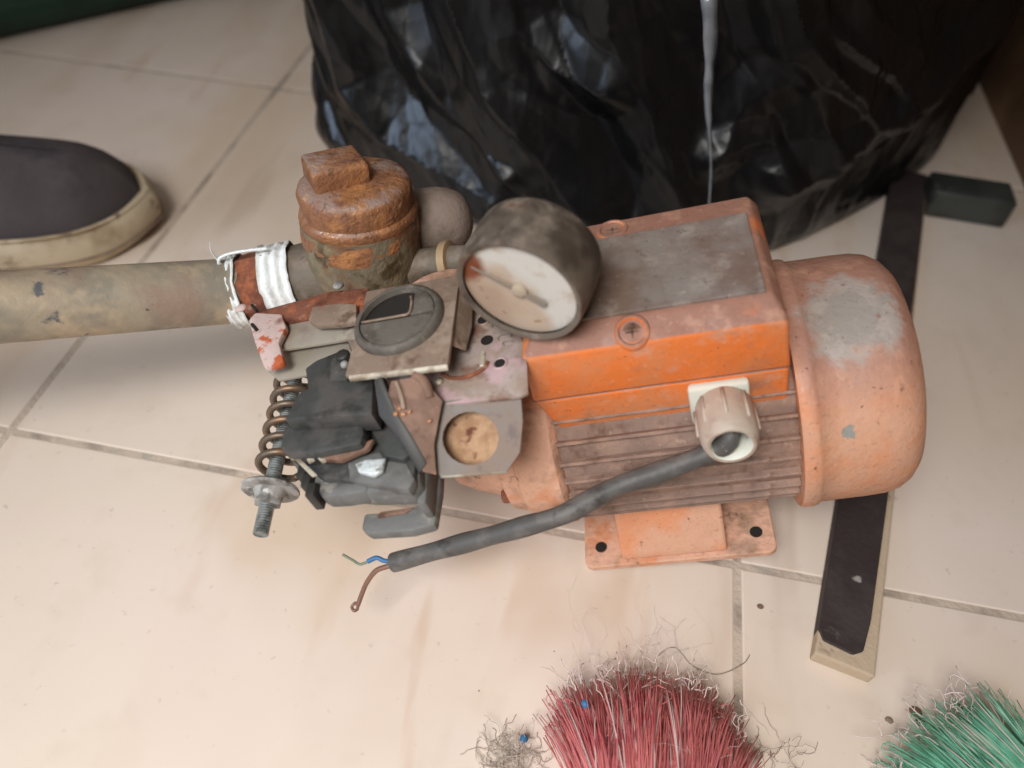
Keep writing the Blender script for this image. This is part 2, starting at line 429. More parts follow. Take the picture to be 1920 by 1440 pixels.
def flat_ring(bm, outer, inner, vec):
    """plate with a hole: outer and inner loops with the same count"""
    vec = Vector(vec); n = len(outer)
    A = [bm.verts.new(p) for p in outer]; B = [bm.verts.new(p) for p in inner]
    A2 = [bm.verts.new(Vector(p) + vec) for p in outer]; B2 = [bm.verts.new(Vector(p) + vec) for p in inner]
    for i in range(n):
        j = (i + 1) % n
        for f in ((A[i], A[j], B[j], B[i]), (A2[j], A2[i], B2[i], B2[j]), (A[j], A[i], A2[i], A2[j]), (B[i], B[j], B2[j], B2[i])):
            bm.faces.new(f)
    bmesh.ops.recalc_face_normals(bm, faces=bm.faces[:])
    return bm

def B(): return bmesh.new()

# measured points of the pump assembly, metres in the pump's own frame
G = {
    'cap_plate': [(-0.0709, 0.0622, 0.1780), (-0.0242, 0.0617, 0.1780), (-0.0244, 0.0319, 0.1780), (-0.0245, 0.0053, 0.1780), (-0.0720, 0.0090, 0.1780), (-0.0721, 0.0340, 0.1780)],
    'cap_center': [(-0.0510, 0.0386, 0.1780), (-0.0298, 0.0366, 0.1780), (-0.0470, 0.0188, 0.1780), (-0.0554, 0.0503, 0.1780), (-0.0657, 0.0509, 0.1780), (-0.0459, 0.0502, 0.1780), (-0.0451, 0.0408, 0.1780), (-0.0653, 0.0426, 0.1780)],
    'cap_wing': [(-0.0241, 0.0624, 0.1770), (-0.0206, 0.0554, 0.1680), (-0.0196, 0.0375, 0.1680), (-0.0214, 0.0229, 0.1680), (-0.0264, 0.0196, 0.1770)],
    'side_plate': [(-0.0350, 0.0801, 0.1620), (-0.0285, 0.0825, 0.1620), (-0.0209, 0.0773, 0.1620), (-0.0137, 0.0665, 0.1620), (-0.0073, 0.0513, 0.1620), (-0.0048, 0.0436, 0.1620), (-0.0012, 0.0425, 0.1620), (0.0019, 0.0326, 0.1620), (0.0049, 0.0231, 0.1620), (0.0064, -0.0018, 0.1620), (0.0030, -0.0032, 0.1620), (-0.0470, -0.0016, 0.1620), (-0.0614, 0.0104, 0.1620), (-0.0599, 0.0246, 0.1620)],
    'side_marks': [(-0.0167, 0.0461, 0.1622), (-0.0137, 0.0324, 0.1622), (-0.0068, 0.0169, 0.1622), (-0.0149, 0.0211, 0.1622), (-0.0203, 0.0117, 0.1622), (-0.0342, 0.0112, 0.1622), (-0.0092, 0.0413, 0.1622), (-0.0054, 0.0323, 0.1622), (-0.0038, 0.0283, 0.1622)],
    'lower_n': [(0.0999, -0.6191, 0.7789)],
    'lower_plate': [(-0.0454, -0.0012, 0.1645), (0.0025, 0.0001, 0.1595), (0.0019, -0.0090, 0.1523), (-0.0009, -0.0192, 0.1446), (-0.0075, -0.0253, 0.1406), (-0.0358, -0.0259, 0.1437), (-0.0428, -0.0180, 0.1509)],
    'lower_hole': [(-0.0210, -0.0138, 0.1514), (-0.0093, -0.0143, 0.1496), (-0.0224, -0.0227, 0.1446)],
    'lower_hole_poly': [(-0.0091, -0.0143, 0.1495), (-0.0100, -0.0167, 0.1477), (-0.0117, -0.0190, 0.1461), (-0.0143, -0.0208, 0.1450), (-0.0173, -0.0220, 0.1444), (-0.0207, -0.0226, 0.1444), (-0.0241, -0.0225, 0.1449), (-0.0273, -0.0217, 0.1460), (-0.0300, -0.0202, 0.1475), (-0.0319, -0.0183, 0.1493), (-0.0330, -0.0159, 0.1513), (-0.0331, -0.0134, 0.1533), (-0.0322, -0.0109, 0.1552), (-0.0304, -0.0087, 0.1567), (-0.0279, -0.0068, 0.1578), (-0.0248, -0.0056, 0.1584), (-0.0214, -0.0050, 0.1585), (-0.0179, -0.0051, 0.1579), (-0.0148, -0.0060, 0.1568), (-0.0121, -0.0075, 0.1553), (-0.0102, -0.0094, 0.1535), (-0.0092, -0.0118, 0.1515)],
    'brown_sheet': [(-0.0510, 0.0052, 0.1732), (-0.0381, 0.0064, 0.1725), (-0.0298, -0.0024, 0.1645), (-0.0326, -0.0090, 0.1595), (-0.0357, -0.0169, 0.1537), (-0.0363, -0.0266, 0.1460), (-0.0419, -0.0256, 0.1476), (-0.0479, -0.0156, 0.1563), (-0.0557, -0.0054, 0.1654)],
    'arm': [(-0.1004, 0.0271, 0.1680), (-0.0956, 0.0313, 0.1680), (-0.0844, 0.0352, 0.1680), (-0.0782, 0.0302, 0.1680), (-0.0760, 0.0191, 0.1680), (-0.0638, 0.0162, 0.1680), (-0.0604, -0.0070, 0.1680), (-0.1028, -0.0036, 0.1680), (-0.1012, 0.0047, 0.1680), (-0.0997, 0.0123, 0.1680), (-0.0955, 0.0138, 0.1680)],
    'arm_step': [(-0.0864, 0.0286, 0.1700), (-0.0811, 0.0316, 0.1700), (-0.0754, 0.0205, 0.1700), (-0.0753, 0.0134, 0.1700), (-0.0840, 0.0150, 0.1700)],
    'bar': [(-0.1087, -0.0001, 0.1600), (-0.0692, -0.0022, 0.1600), (-0.0670, -0.0102, 0.1600), (-0.0674, -0.0159, 0.1600), (-0.0861, -0.0177, 0.1600), (-0.1017, -0.0165, 0.1600), (-0.1072, -0.0117, 0.1600)],
    'bar_lip': [(-0.0911, -0.0152, 0.1560), (-0.0698, -0.0126, 0.1560), (-0.0641, -0.0106, 0.1560), (-0.0658, -0.0155, 0.1560), (-0.0774, -0.0201, 0.1560), (-0.0878, -0.0186, 0.1560)],
    'body': [(-0.1098, -0.0084, 0.1460), (-0.0843, -0.0085, 0.1460), (-0.0703, 0.0008, 0.1460), (-0.0631, 0.0127, 0.1460), (-0.0549, 0.0020, 0.1460), (-0.0464, -0.0141, 0.1460), (-0.0436, -0.0297, 0.1460), (-0.0469, -0.0338, 0.1460), (-0.0671, -0.0318, 0.1460), (-0.0924, -0.0263, 0.1460), (-0.0991, -0.0190, 0.1460), (-0.1038, -0.0160, 0.1460)],
    'body_step': [(-0.0787, -0.0145, 0.1500), (-0.0632, -0.0133, 0.1500), (-0.0598, -0.0184, 0.1500), (-0.0495, -0.0215, 0.1500), (-0.0444, -0.0304, 0.1500), (-0.0468, -0.0353, 0.1500), (-0.0750, -0.0268, 0.1500)],
    'core': [(-0.1105, 0.0045, 0.1495), (-0.0744, 0.0025, 0.1495), (-0.0602, 0.0032, 0.1495), (-0.0455, -0.0167, 0.1495), (-0.0451, -0.0305, 0.1495), (-0.0661, -0.0290, 0.1495), (-0.0893, -0.0235, 0.1495), (-0.1031, -0.0118, 0.1495)],
    'bump': [(-0.0914, -0.0243, 0.1470), (-0.0782, -0.0239, 0.1470), (-0.0677, -0.0258, 0.1470), (-0.0671, -0.0319, 0.1470), (-0.0789, -0.0325, 0.1470), (-0.0876, -0.0320, 0.1470), (-0.0914, -0.0288, 0.1470)],
    'bracket': [(-0.0515, -0.0101, 0.1280), (-0.0470, -0.0066, 0.1280), (-0.0426, -0.0084, 0.1280), (-0.0416, -0.0224, 0.1280), (-0.0423, -0.0396, 0.1280), (-0.0531, -0.0416, 0.1280), (-0.0732, -0.0407, 0.1280), (-0.0774, -0.0373, 0.1280), (-0.0772, -0.0297, 0.1280), (-0.0609, -0.0305, 0.1280), (-0.0524, -0.0288, 0.1280), (-0.0494, -0.0228, 0.1280)],
    'paint': [(-0.0724, -0.0207, 0.1535), (-0.0660, -0.0199, 0.1535), (-0.0581, -0.0199, 0.1535), (-0.0586, -0.0259, 0.1535), (-0.0621, -0.0282, 0.1535), (-0.0693, -0.0261, 0.1535)],
    'strip_a': [(-0.1045, -0.0127, 0.1560), (-0.0997, -0.0122, 0.1560), (-0.0980, -0.0160, 0.1560), (-0.1025, -0.0165, 0.1560)],
    'strip_b': [(-0.1010, -0.0161, 0.1560), (-0.0985, -0.0159, 0.1560), (-0.0875, -0.0264, 0.1560), (-0.0899, -0.0269, 0.1560)],
    'strip_c': [(-0.0967, -0.0138, 0.1560), (-0.0941, -0.0136, 0.1560), (-0.0905, -0.0182, 0.1560), (-0.0932, -0.0195, 0.1560)],
    'strip_d': [(-0.0928, -0.0138, 0.1560), (-0.0905, -0.0136, 0.1560), (-0.0845, -0.0196, 0.1560), (-0.0864, -0.0205, 0.1560)],
    'rust_rail': [(-0.1412, 0.0687, 0.1700), (-0.1320, 0.0729, 0.1700), (-0.1144, 0.0751, 0.1700), (-0.0971, 0.0777, 0.1700), (-0.0762, 0.0753, 0.1700), (-0.0716, 0.0656, 0.1700), (-0.0717, 0.0507, 0.1700), (-0.0858, 0.0517, 0.1700), (-0.1035, 0.0609, 0.1700), (-0.1196, 0.0607, 0.1700), (-0.1329, 0.0550, 0.1700)],
    'end_plate': [(-0.1389, 0.0638, 0.1720), (-0.1365, 0.0691, 0.1720), (-0.1201, 0.0642, 0.1720), (-0.1150, 0.0539, 0.1720), (-0.1164, 0.0440, 0.1720), (-0.1099, 0.0301, 0.1720), (-0.1116, 0.0284, 0.1720), (-0.1194, 0.0273, 0.1720), (-0.1294, 0.0450, 0.1720)],
    'channel_top': [(-0.1227, 0.0606, 0.1670), (-0.1066, 0.0616, 0.1670), (-0.0745, 0.0588, 0.1670), (-0.0715, 0.0421, 0.1670), (-0.0826, 0.0431, 0.1670), (-0.1180, 0.0434, 0.1670)],
    'channel_low': [(-0.1279, 0.0378, 0.1620), (-0.1207, 0.0490, 0.1620), (-0.0860, 0.0486, 0.1620), (-0.0813, 0.0391, 0.1620), (-0.0841, 0.0260, 0.1620), (-0.1027, 0.0288, 0.1620), (-0.1174, 0.0282, 0.1620)],
    'rail_plate': [(-0.1024, 0.0635, 0.1735), (-0.0864, 0.0624, 0.1735), (-0.0780, 0.0596, 0.1735), (-0.0756, 0.0473, 0.1735), (-0.0832, 0.0469, 0.1735), (-0.0977, 0.0494, 0.1735), (-0.1022, 0.0540, 0.1735)],
    'rod': [(-0.1200, 0.0460, 0.1470), (-0.1231, -0.0385, 0.1340)],
    'spring': [(-0.1187, 0.0457, 0.1470), (-0.1201, -0.0094, 0.1390)],
    'washer': [(-0.1225, -0.0175, 0.1375)],
    'bits': [(-0.0502, -0.0073, 0.1661), (-0.0470, -0.0077, 0.1654), (-0.0481, -0.0056, 0.1672), (-0.0360, -0.0103, 0.1619), (-0.0437, -0.0068, 0.1657)],
    'bar_dark': [(-0.0581, 0.0045, 0.1765), (-0.0543, 0.0054, 0.1768), (-0.0500, -0.0062, 0.1670), (-0.0444, -0.0144, 0.1597), (-0.0390, -0.0240, 0.1514), (-0.0432, -0.0277, 0.1490), (-0.0507, -0.0151, 0.1600), (-0.0577, -0.0077, 0.1668)],
    'bar_brown': [(-0.0405, 0.0062, 0.1750), (-0.0364, 0.0032, 0.1720), (-0.0349, -0.0022, 0.1675)],
    'bar_thin': [(-0.0485, 0.0036, 0.1745), (-0.0469, -0.0010, 0.1707), (-0.0463, -0.0060, 0.1666)],
    'cable': [(0.0858, 0.0120, 0.1210), (0.0856, -0.0060, 0.1225), (0.0794, -0.0084, 0.1155), (0.0568, -0.0136, 0.1121), (0.0328, -0.0190, 0.1102), (0.0106, -0.0281, 0.1078), (-0.0101, -0.0296, 0.1028), (-0.0320, -0.0301, 0.0971), (-0.0548, -0.0309, 0.0917), (-0.0795, -0.0319, 0.0859)],
    'wire_blue': [(-0.0777, -0.0309, 0.0853), (-0.0843, -0.0302, 0.0853), (-0.0885, -0.0288, 0.0866), (-0.0931, -0.0300, 0.0860)],
    'wire_green': [(-0.0926, -0.0297, 0.0858), (-0.0975, -0.0307, 0.0853), (-0.1021, -0.0281, 0.0857), (-0.1074, -0.0250, 0.0863)],
    'wire_brown': [(-0.0782, -0.0326, 0.0855), (-0.0833, -0.0333, 0.0850), (-0.0897, -0.0339, 0.0828), (-0.0965, -0.0361, 0.0766), (-0.1007, -0.0391, 0.0716), (-0.1046, -0.0429, 0.0665)],
    'wire_loop': [(-0.1046, -0.0426, 0.0665), (-0.1065, -0.0414, 0.0661), (-0.1082, -0.0431, 0.0656), (-0.1068, -0.0450, 0.0651), (-0.1054, -0.0440, 0.0647), (-0.1046, -0.0429, 0.0665)],
    'pipe': [(-0.2744, 0.0440, 0.2270), (-0.1551, 0.1045, 0.1592)],
    'pipe_dirs': [(-0.1601, 0.1024, 0.1612), (-0.1296, 0.1083, 0.1564), (-0.0903, 0.1147, 0.1536)],
    'valve': [(-0.0908, 0.1132, 0.1519), (-0.0753, 0.1201, 0.2144)],
    'gauge': [(0.0114, 0.0202, 0.1983), (-0.3372, -0.9412, -0.0205)],
    'stem': [(-0.0664, 0.1087, 0.1522), (-0.0367, 0.1043, 0.1536)],
    'dome': [(-0.0487, 0.1372, 0.1550)],
    'up': [(0.3007, 0.0000, 0.9537)],
}


# ---------------------------------------------------------------- floor
TX, TY, GX, GY, GAP = 0.456, 0.4445, 0.1063, 0.2375, 0.0042
floor = link('floor', box(B(), (-3.2, -2.2, -0.03), (3.2, 3.6, -0.0007)), 'grout')
floor['kind'] = 'structure'
tb = B()
box(tb, (-TX / 2 + GAP / 2, -TY / 2 + GAP / 2, -.008), (TX / 2 - GAP / 2, TY / 2 - GAP / 2, 0), .0012, 2)
proto = link('tile', tb, 'tile', floor)
tile_mesh = proto.data
first = True
for i in range(-4, 5):
    for j in range(-3, 6):
        x = GX - TX / 2 + i * TX; y = GY - TY / 2 + j * TY
        t = proto if first else proto.copy()
        if not first: COL.objects.link(t)
        t.location = (x, y, random.uniform(-.0003, .0002))
        first = False
for o in COL.objects:
    if o.name.startswith('tile'): o.parent = floor
wall = link('wall', box(B(), (.3735, -.2, 0), (.42, 2.2, 1.2), .002), 'brownwall')
wall['kind'] = 'structure'

# ---------------------------------------------------------------- water pump
pump = empty('water_pump')
PS, TH = R(8.0), R(17.5)
ex = Vector((math.cos(PS) * math.cos(TH), math.sin(PS) * math.cos(TH), math.sin(TH)))
ey = Vector((-math.sin(PS), math.cos(PS), 0)); ez = ex.cross(ey)
PM = Matrix((ex, ey, ez)).transposed().to_4x4()
pump.matrix_world = Matrix.Translation((.0207, .2151, 0)) @ PM
tag(pump, 'rusty orange electric water pump with gauge, dismantled pressure switch and pipe, tipped on tiles', 'water pump')
YC, ZC = .056, .076
AX = (1, 0, 0)

# motor body with fins
body = link('motor_body', lathe(B(), (0, YC, ZC), AX, [(-.004, .051), (.004, .0535), (.116, .0535), (.122, .050)], 64), 'fin', pump, True, 40)
fb = B(); box(fb, (.006, -.0009, .0525), (.1165, .0009, .0572), .0004, 1)
fin0 = link('fin', fb, 'fin', body)
k = 0
for a in range(0, 360, 11):
    if a < 44 or a > 316 or 150 < a < 210: continue
    f = fin0 if k == 0 else fin0.copy()
    if k: COL.objects.link(f); f.parent = body
    f.location = (0, YC, ZC); f.rotation_euler = (R(a), 0, 0)
    k += 1
# front bracket and pump head
fl = B(); lathe(fl, (0, YC, ZC), AX, [(-.017, .0545), (-.014, .0575), (-.004, .0585), (.004, .0585), (.0065, .056), (.007, .052)], 64, jit=.01)
link('front_bracket', fl, 'cast', pump, True, 40)
hd = B(); lathe(hd, (0, YC, ZC), AX, [(-.060, .020), (-.058, .032), (-.050, .036), (-.036, .041), (-.030, .043), (-.027, .049), (-.0185, .051), (-.017, .050)], 56, jit=.02, seed=4)
head = link('pump_head', hd, 'cast', pump, True, 40)
for a in (20, 80, 140, 200, 260, 320):
    s = B(); c = Vector((-.0255, YC + .0455 * math.sin(R(a)), ZC + .0455 * math.cos(R(a))))
    lathe(s, c, (-1, 0, 0), [(0, .0042), (.005, .0042), (.006, .0034)], 6)
    link('bolt', s, 'rust', head)
# outlet neck up to the fitting
ob = B(); lathe(ob, (-.040, YC + .004, .118), (0, .18, 1), [(0, .022), (.02, .0205), (.03, .0225), (.046, .0225), (.048, .020)], 32, jit=.02)
link('outlet_neck', ob, 'cast', pump, True, 40)

# foot
ft = B()
pts = []
for (cx, cy, a0) in ((.005, .005, 180), (.100, .005, 270), (.100, .107, 0), (.005, .107, 90)):
    for s in range(5):
        a = R(a0 + s * 22.5); pts.append((cx + .005 * math.cos(a), cy + .005 * math.sin(a), .0045))
prism(ft, pts, (0, 0, -.0045), .0006, 1)
foot = link('foot', ft, 'cast', pump)
sd = B()
prism(sd, [(.0215, .0025, .0045), (.0215, .0035, .0085), (.0215, .018, .034), (.0215, .094, .034), (.0215, .1085, .0085), (.0215, .1095, .0045)], (.0575, 0, 0), .0015, 2)
link('saddle', sd, 'fan', foot)
for x, y in ((.0096, .0122), (.0955, .0128), (.0096, .100), (.0955, .100)):
    hb = B(); lathe(hb, (x, y, .0040), (0, 0, 1), [(0, .0034), (.0008, .0034), (.0009, .0028)], 20)
    link('bolt_hole', hb, 'black', foot)

# fan cover
fc = B()
lathe(fc, (0, YC, ZC), AX, [(.1165, .0585), (.1165, .0622), (.1175, .0630), (.1225, .0630), (.1245, .0624), (.1255, .0612), (.134, .0609), (.147, .0606), (.156, .0600),
     (.1620, .0584), (.1665, .0555), (.1700, .0510), (.1718, .0455), (.1722, .038), (.1724, .02), (.1724, .001)], 72)
fan = link('fan_cover', fc, 'fan', pump, True, 50)
for a in range(0, 360, 30):
    s = B(); lathe(s, (.1715, YC + .028 * math.cos(R(a)), ZC + .028 * math.sin(R(a))), AX, [(0, .004), (.0006, .004)], 12)
    link('vent_hole', s, 'black', fan)

# terminal box
def taper_box(bm, levels, bev=.0015):
    rings = []
    for (z, x0, x1, y0, y1) in levels:
        rings.append([bm.verts.new(p) for p in ((x0, y0, z), (x1, y0, z), (x1, y1, z), (x0, y1, z))])
    fs = [bm.faces.new(list(reversed(rings[0]))), bm.faces.new(rings[-1])]
    for a, b in zip(rings, rings[1:]):
        for i in range(4): fs.append(bm.faces.new((a[i], a[(i + 1) % 4], b[(i + 1) % 4], b[i])))
    es = list({e for f in fs for e in f.edges})
    bmesh.ops.bevel(bm, geom=es, offset=bev, segments=3, profile=.5, affect='EDGES', clamp_overlap=True)
    return bm
tbx = link('terminal_box', taper_box(B(), [(.0915, .0165, .1120, .0180, .094), (.098, .0125, .1130, .0175, .0945), (.1338, .0020, .1140, .0160, .0955)], .0018), 'orange', pump, True, 35)
lid = link('box_lid', taper_box(B(), [(.1346, .0015, .1143, .0153, .0962), (.1622, .0028, .1138, .0164, .0950), (.1685, .0100, .1095, .0272, .0940)], .0018), 'orange', tbx, True, 35)
link('grey_plate', box(B(), (.012, .0280, .1668), (.1070, .0800, .1700), .0006, 2), 'label', tbx)
for x, y, z, nv in ((.0515, .0212, .1645, (0, -.52, .85)), (.0465, .0868, .1680, (0, .05, 1))):
    s = B(); lathe(s, V((x, y, z)) - V(nv) * .004, nv, [(0, .0078), (.0042, .0078), (.0052, .0070), (.0054, .0060), (.0048, .0053), (.0030, .0050)], 28)
    link('screw_boss', s, 'orange', tbx, True, 40)
    s = B(); lathe(s, V((x, y, z)) - V(nv) * .004, nv, [(0, .0050), (.0036, .0050), (.0044, .0040)], 20)
    dd, u, v = frame(nv); c = V((x, y, z)) + V(nv) * .0006
    for a, b_ in ((u, v), (v, u)):
        prism(s, [c + a * .0028 + b_ * .0005, c + a * .0028 - b_ * .0005, c - a * .0028 - b_ * .0005, c - a * .0028 + b_ * .0005], V(nv) * -.0006)
    link('screw', s, 'brown', tbx, True, 40)

# cable gland
gx, gz = .0848, .1200
gd = Vector((.010, -1, .10)).normalized()
gl = B(); box(gl, (gx - .0145, .0115, gz - .013), (gx + .0120, .0166, gz + .0125), .002, 2)
gland = link('cable_gland', gl, 'glandin', pump, True, 40)
g2 = B(); lathe(g2, (gx, .0125, gz), gd, [(0, .0112), (.002, .0124), (.017, .0127), (.021, .0124), (.0245, .0114), (.0258, .0102), (.0256, .0090)], 36, cap=False, jit=.015)
link('gland_nut', g2, 'gland', gland, True, 50)
g2 = B(); lathe(g2, (gx, .0125, gz), gd, [(.0256, .0091), (.0250, .0084), (.016, .0080), (.006, .0078)], 36, cap=False)
link('gland_bore', g2, 'glandin', gland, True, 50)
for a in range(0, 360, 45):
    dd, u, v = frame(gd); c = Vector((gx, .0125, gz)) + (u * math.cos(R(a)) + v * math.sin(R(a))) * .0126
    r_ = B(); tube(r_, [c + gd * .003, c + gd * .018], .0009, 6); link('nut_rib', r_, 'gland', gland, True)
# power cable
cb = B(); tube(cb, smooth_path(G['cable'], 10), lambda t: .0046 + .00025 * math.sin(t * 40), 16)
cable = link('power_cable', cb, 'cable', pump, True, 60)
for nm, m_, r_ in (('wire_blue', 'blue', .0012), ('wire_green', 'greenwire', .0007), ('wire_brown', 'copperwire', .0013), ('wire_loop', 'copperwire', .0008)):
    w = B(); tube(w, smooth_path(G[nm], 8), r_, 8); link('wire', w, m_, cable, True)

# pipe, coupling, thread tape
PA, PB = V(G['pipe'][0]), V(G['pipe'][1]); pd = (PB - PA).normalized()
PA = PA - pd * .12
pp = B(); Ln = (PB - PA).length
lathe(pp, PA, pd, [(0, .0140), (0, .0178)] + [(Ln * t / 12, .0178) for t in range(1, 13)] + [(Ln, .014)], 40, jit=.008)
link('pipe', pp, 'pipe', pump, True, 60)
c1, c2, c3 = (V(p) for p in G['pipe_dirs']); cd = (c3 - c1).normalized()
cp = B(); lathe(cp, c1, cd, [(.000, .0150), (.001, .0192), (.006, .0200), (.026, .0205), (.029, .0192), (.030, .017)], 8, jit=.03)
link('rusty_bushing', cp, 'rust', pump, True, 30)
def tape(name, s0, s1, r0, r1, seed):
    t = B(); prof = []; n = 14
    for i in range(n + 1):
        f = i / n
        prof.append((s0 + (s1 - s0) * f, r0 + (r1 - r0) * f + .0010 * math.sin(f * 19 + seed)))
    lathe(t, c1, cd, prof, 48, cap=False, jit=.05, seed=seed)
    for v in t.verts:
        v.co += noise.noise_vector(v.co * 190 + Vector((seed, 0, 0))) * .0011
    return link(name, t, 'tape', pump, True)
tape('thread_tape', -.006, .0035, .0196, .0206, 3.0)
tape('thread_tape', .0165, .0325, .0216, .0205, 9.0)
for st in ([(-.004, .021), (-.002, .0245), (.004, .0262), (.014, .0258), (.024, .0245)], ):
    d_, u_, v_ = frame(cd); upv = (V(G['up'][0]) - cd * V(G['up'][0]).dot(cd)).normalized()
    t = B(); tube(t, smooth_path([c1 + cd * s + upv * r for s, r in st], 6), .0009, 6); link('tape_strand', t, 'tape', pump, True)
t = B(); tube(t, smooth_path([c1 - cd * .003 + upv * .020, c1 - cd * .004 + upv * .030, c1 - cd * .002 + upv * .036], 6), lambda f: .0006 * (1 - f) + .0001, 5); link('tape_strand', t, 'tape', pump, True)
ar = B(); lathe(ar, c1, cd, [(.024, .016), (.030, .0185), (.050, .0195), (.075, .020)], 32, jit=.03)
link('valve_arm', ar, 'fitting', pump, True, 50)

# check valve with square plug
va, vb = V(G['valve'][0]), V(G['valve'][1]); vd = (vb - va).normalized()
vv = B(); lathe(vv, va, vd, [(-.024, .010), (-.021, .020), (-.012, .0265), (-.002, .0293), (.010, .0304), (.024, .0308), (.034, .0305)], 48, jit=.02)
valve = link('check_valve', vv, 'brass', pump, True, 50)
vv = B(); lathe(vv, va, vd, [(.021, .0306), (.026, .0313), (.031, .0306), (.0335, .0298), (.0350, .0304), (.0372, .0308), (.0392, .0300), (.0402, .0286), (.044, .0290), (.0500, .0292), (.0525, .0282), (.0540, .0256), (.0552, .018)], 64, jit=.045, seed=2)
link('valve_cap', vv, 'rustbrass', valve, True, 50)
d_, u_, v_ = frame(vd)
th = R(28); u2 = u_ * math.cos(th) + v_ * math.sin(th); v2 = vd.cross(u2)
pc = va + vd * .0540 + V((-.0085, .002, 0))
pg = B(); s = .0142
prism(pg, [pc + vd * .0125 + u2 * a + v2 * b for a, b in ((-s, -s), (s, -s), (s, s), (-s, s))], -vd * .0145, .0022, 3)
rough_up(pg, .0016, 120)
link('square_plug', pg, 'rustbrass', valve, True, 50)
# gauge stem, nut, rear branch
s0, s1 = V(G['stem'][0]), V(G['stem'][1]); sdv = (s1 - s0).normalized()
sg = B(); lathe(sg, s0 - sdv * .01, sdv, [(0, .0105), (.014, .0105), (.016, .0085), (.030, .0085), (.046, .0075)], 24, jit=.02)
stem = link('gauge_stem', sg, 'fitting', pump, True, 50)
sg = B(); lathe(sg, s0 + sdv * .0215, sdv, [(0, .0088), (.0005, .0110), (.0045, .0110), (.005, .009)], 20)
link('nut', sg, 'tan', stem, True, 50)
dm = B(); dc = V(G['dome'][0])
lathe(dm, dc - V((.030, 0, -.002)), (1, .05, -.04), [(0, .018), (.010, .0195), (.022, .0198), (.030, .0190), (.036, .0172), (.041, .0145), (.044, .0112), (.046, .007), (.0468, .003), (.047, .0005)], 48, jit=.012)
link('rear_fitting', dm, 'mauve', pump, True, 50)

# pressure gauge
gc, gn = V(G['gauge'][0]), V(G['gauge'][1]).normalized()
GR = .0258
gg = B(); lathe(gg, gc, -gn, [(-.0012, GR - .0016), (-.0022, GR), (-.0022, GR + .0008), (.000, GR + .0014), (.006, GR + .0018), (.018, GR + .0016), (.0240, GR + .0010), (.0256, GR + .0002), (.0262, GR - .0018), (.0264, .008)], 56, cap=False)
lathe(gg, gc, -gn, [(.0262, .009), (.0263, .001)], 56)
gauge = link('pressure_gauge', gg, 'gcase', pump, True, 40)
gg = B(); lathe(gg, gc, -gn, [(.0006, GR - .0012), (.0012, GR - .0012)], 56); link('dial', gg, 'dial', gauge)
d_, gu, gv = frame(gn)
camr = V((.96, 0, .05)); gr = (camr - gn * camr.dot(gn)).normalized(); gup = gn.cross(gr)
if gup.z < 0: gup = -gup
gg = B(); lathe(gg, gc, gn, [(-.0005, .0034), (.0008, .0034), (.0014, .0026), (.0016, .001)], 20); link('hub', gg, 'hubgrey', gauge, True, 40)
nd_ = (gr * .80 - gup * .60).normalized(); pr = gn.cross(nd_)
def blade(a, b, wa, wb, h=.0010):
    bm = B(); prism(bm, [gc + nd_ * a + pr * wa + gn * h, gc + nd_ * b + pr * wb + gn * h, gc + nd_ * b - pr * wb + gn * h, gc + nd_ * a - pr * wa + gn * h], -gn * .0006)
    return bm
link('needle', blade(.003, .0120, .0010, .0018), 'needle', gauge)
link('needle', blade(-.003, -.0215, .0008, .0003), 'needle', gauge)
for k in (0, 1, 2, 4, 7):                                # ghost of the printed scale
    a = R(165 + k * 16); c = gc + (gr * math.cos(a) + gup * math.sin(a)) * .0182; tdir = (gr * -math.sin(a) + gup * math.cos(a)); rdir = (c - gc).normalized()
    m_ = B(); w = .0010 + .0005 * (k % 2)
    prism(m_, [c + tdir * w + rdir * .0006 - gn * .00045, c - tdir * w + rdir * .0006 - gn * .00045, c - tdir * w - rdir * .0008 - gn * .00045, c + tdir * w - rdir * .0008 - gn * .00045], -gn * .0003)
    link('scale_mark', m_, 'faded', gauge)

# ---------------------------------------------------------------- pressure switch (opened)
sw = empty('pressure_switch'); sw.parent = pump
UPV = V((0, 0, 1))
def plate(name, key, th, m_, bev=.0004, vec=None, parent=sw, rough=0):
    b = B(); prism(b, G[key], (vec if vec is not None else V((0, 0, -1))) * th, bev, 2)
    return link(name, b, m_, parent, True, 35)
link('cap_plate', prism(B(), [(-.0712, .0622, .178), (-.0242, .0622, .178), (-.0243, .0060, .178), (-.0715, .0082, .178)], (0, 0, -.0026), .0005, 2), 'cap', sw, True, 35)
link('bright_edge', prism(B(), [(-.0700, .0082, .1779), (-.0246, .0060, .1779), (-.0246, .0046, .1765), (-.0700, .0068, .1765)], (0, 0, -.0016), .0003, 1), 'edge', sw)
plate('side_wing', 'cap_wing', .0016, 'cap')
cc = V((-.0505, .0372, .178))
rb = B()
lathe(rb, cc, (0, 0, 1), [(-.001, .0214), (.0014, .0213), (.0034, .0203), (.0041, .0190), (.0038, .0180), (.0010, .0174)], 48, cap=False)
link('cap_ring', rb, 'ring', sw, True, 50)
rb = B(); lathe(rb, cc, (0, 0, 1), [(-.001, .0176), (.0003, .0176)], 40); link('cap_well', rb, 'black', sw)
def disc_part(test, z1):
    arc = [cc + V((.0176 * math.cos(R(a)), .0176 * math.sin(R(a)), 0)) for a in range(0, 360, 6)]
    return [p + V((0, 0, z1)) for p in arc if test(p)]
ly = cc.y - .0012; lx = cc.x + .0060
low = disc_part(lambda p: p.y <= ly, .0036)
rb = B(); prism(rb, low, (0, 0, -.0030), .0007, 2); link('cap_shelf', rb, 'ring', sw, True, 40)
rt = disc_part(lambda p: p.y > ly and p.x > lx, .0036)
rt = [V((lx, ly + .0002, cc.z + .0036))] + rt
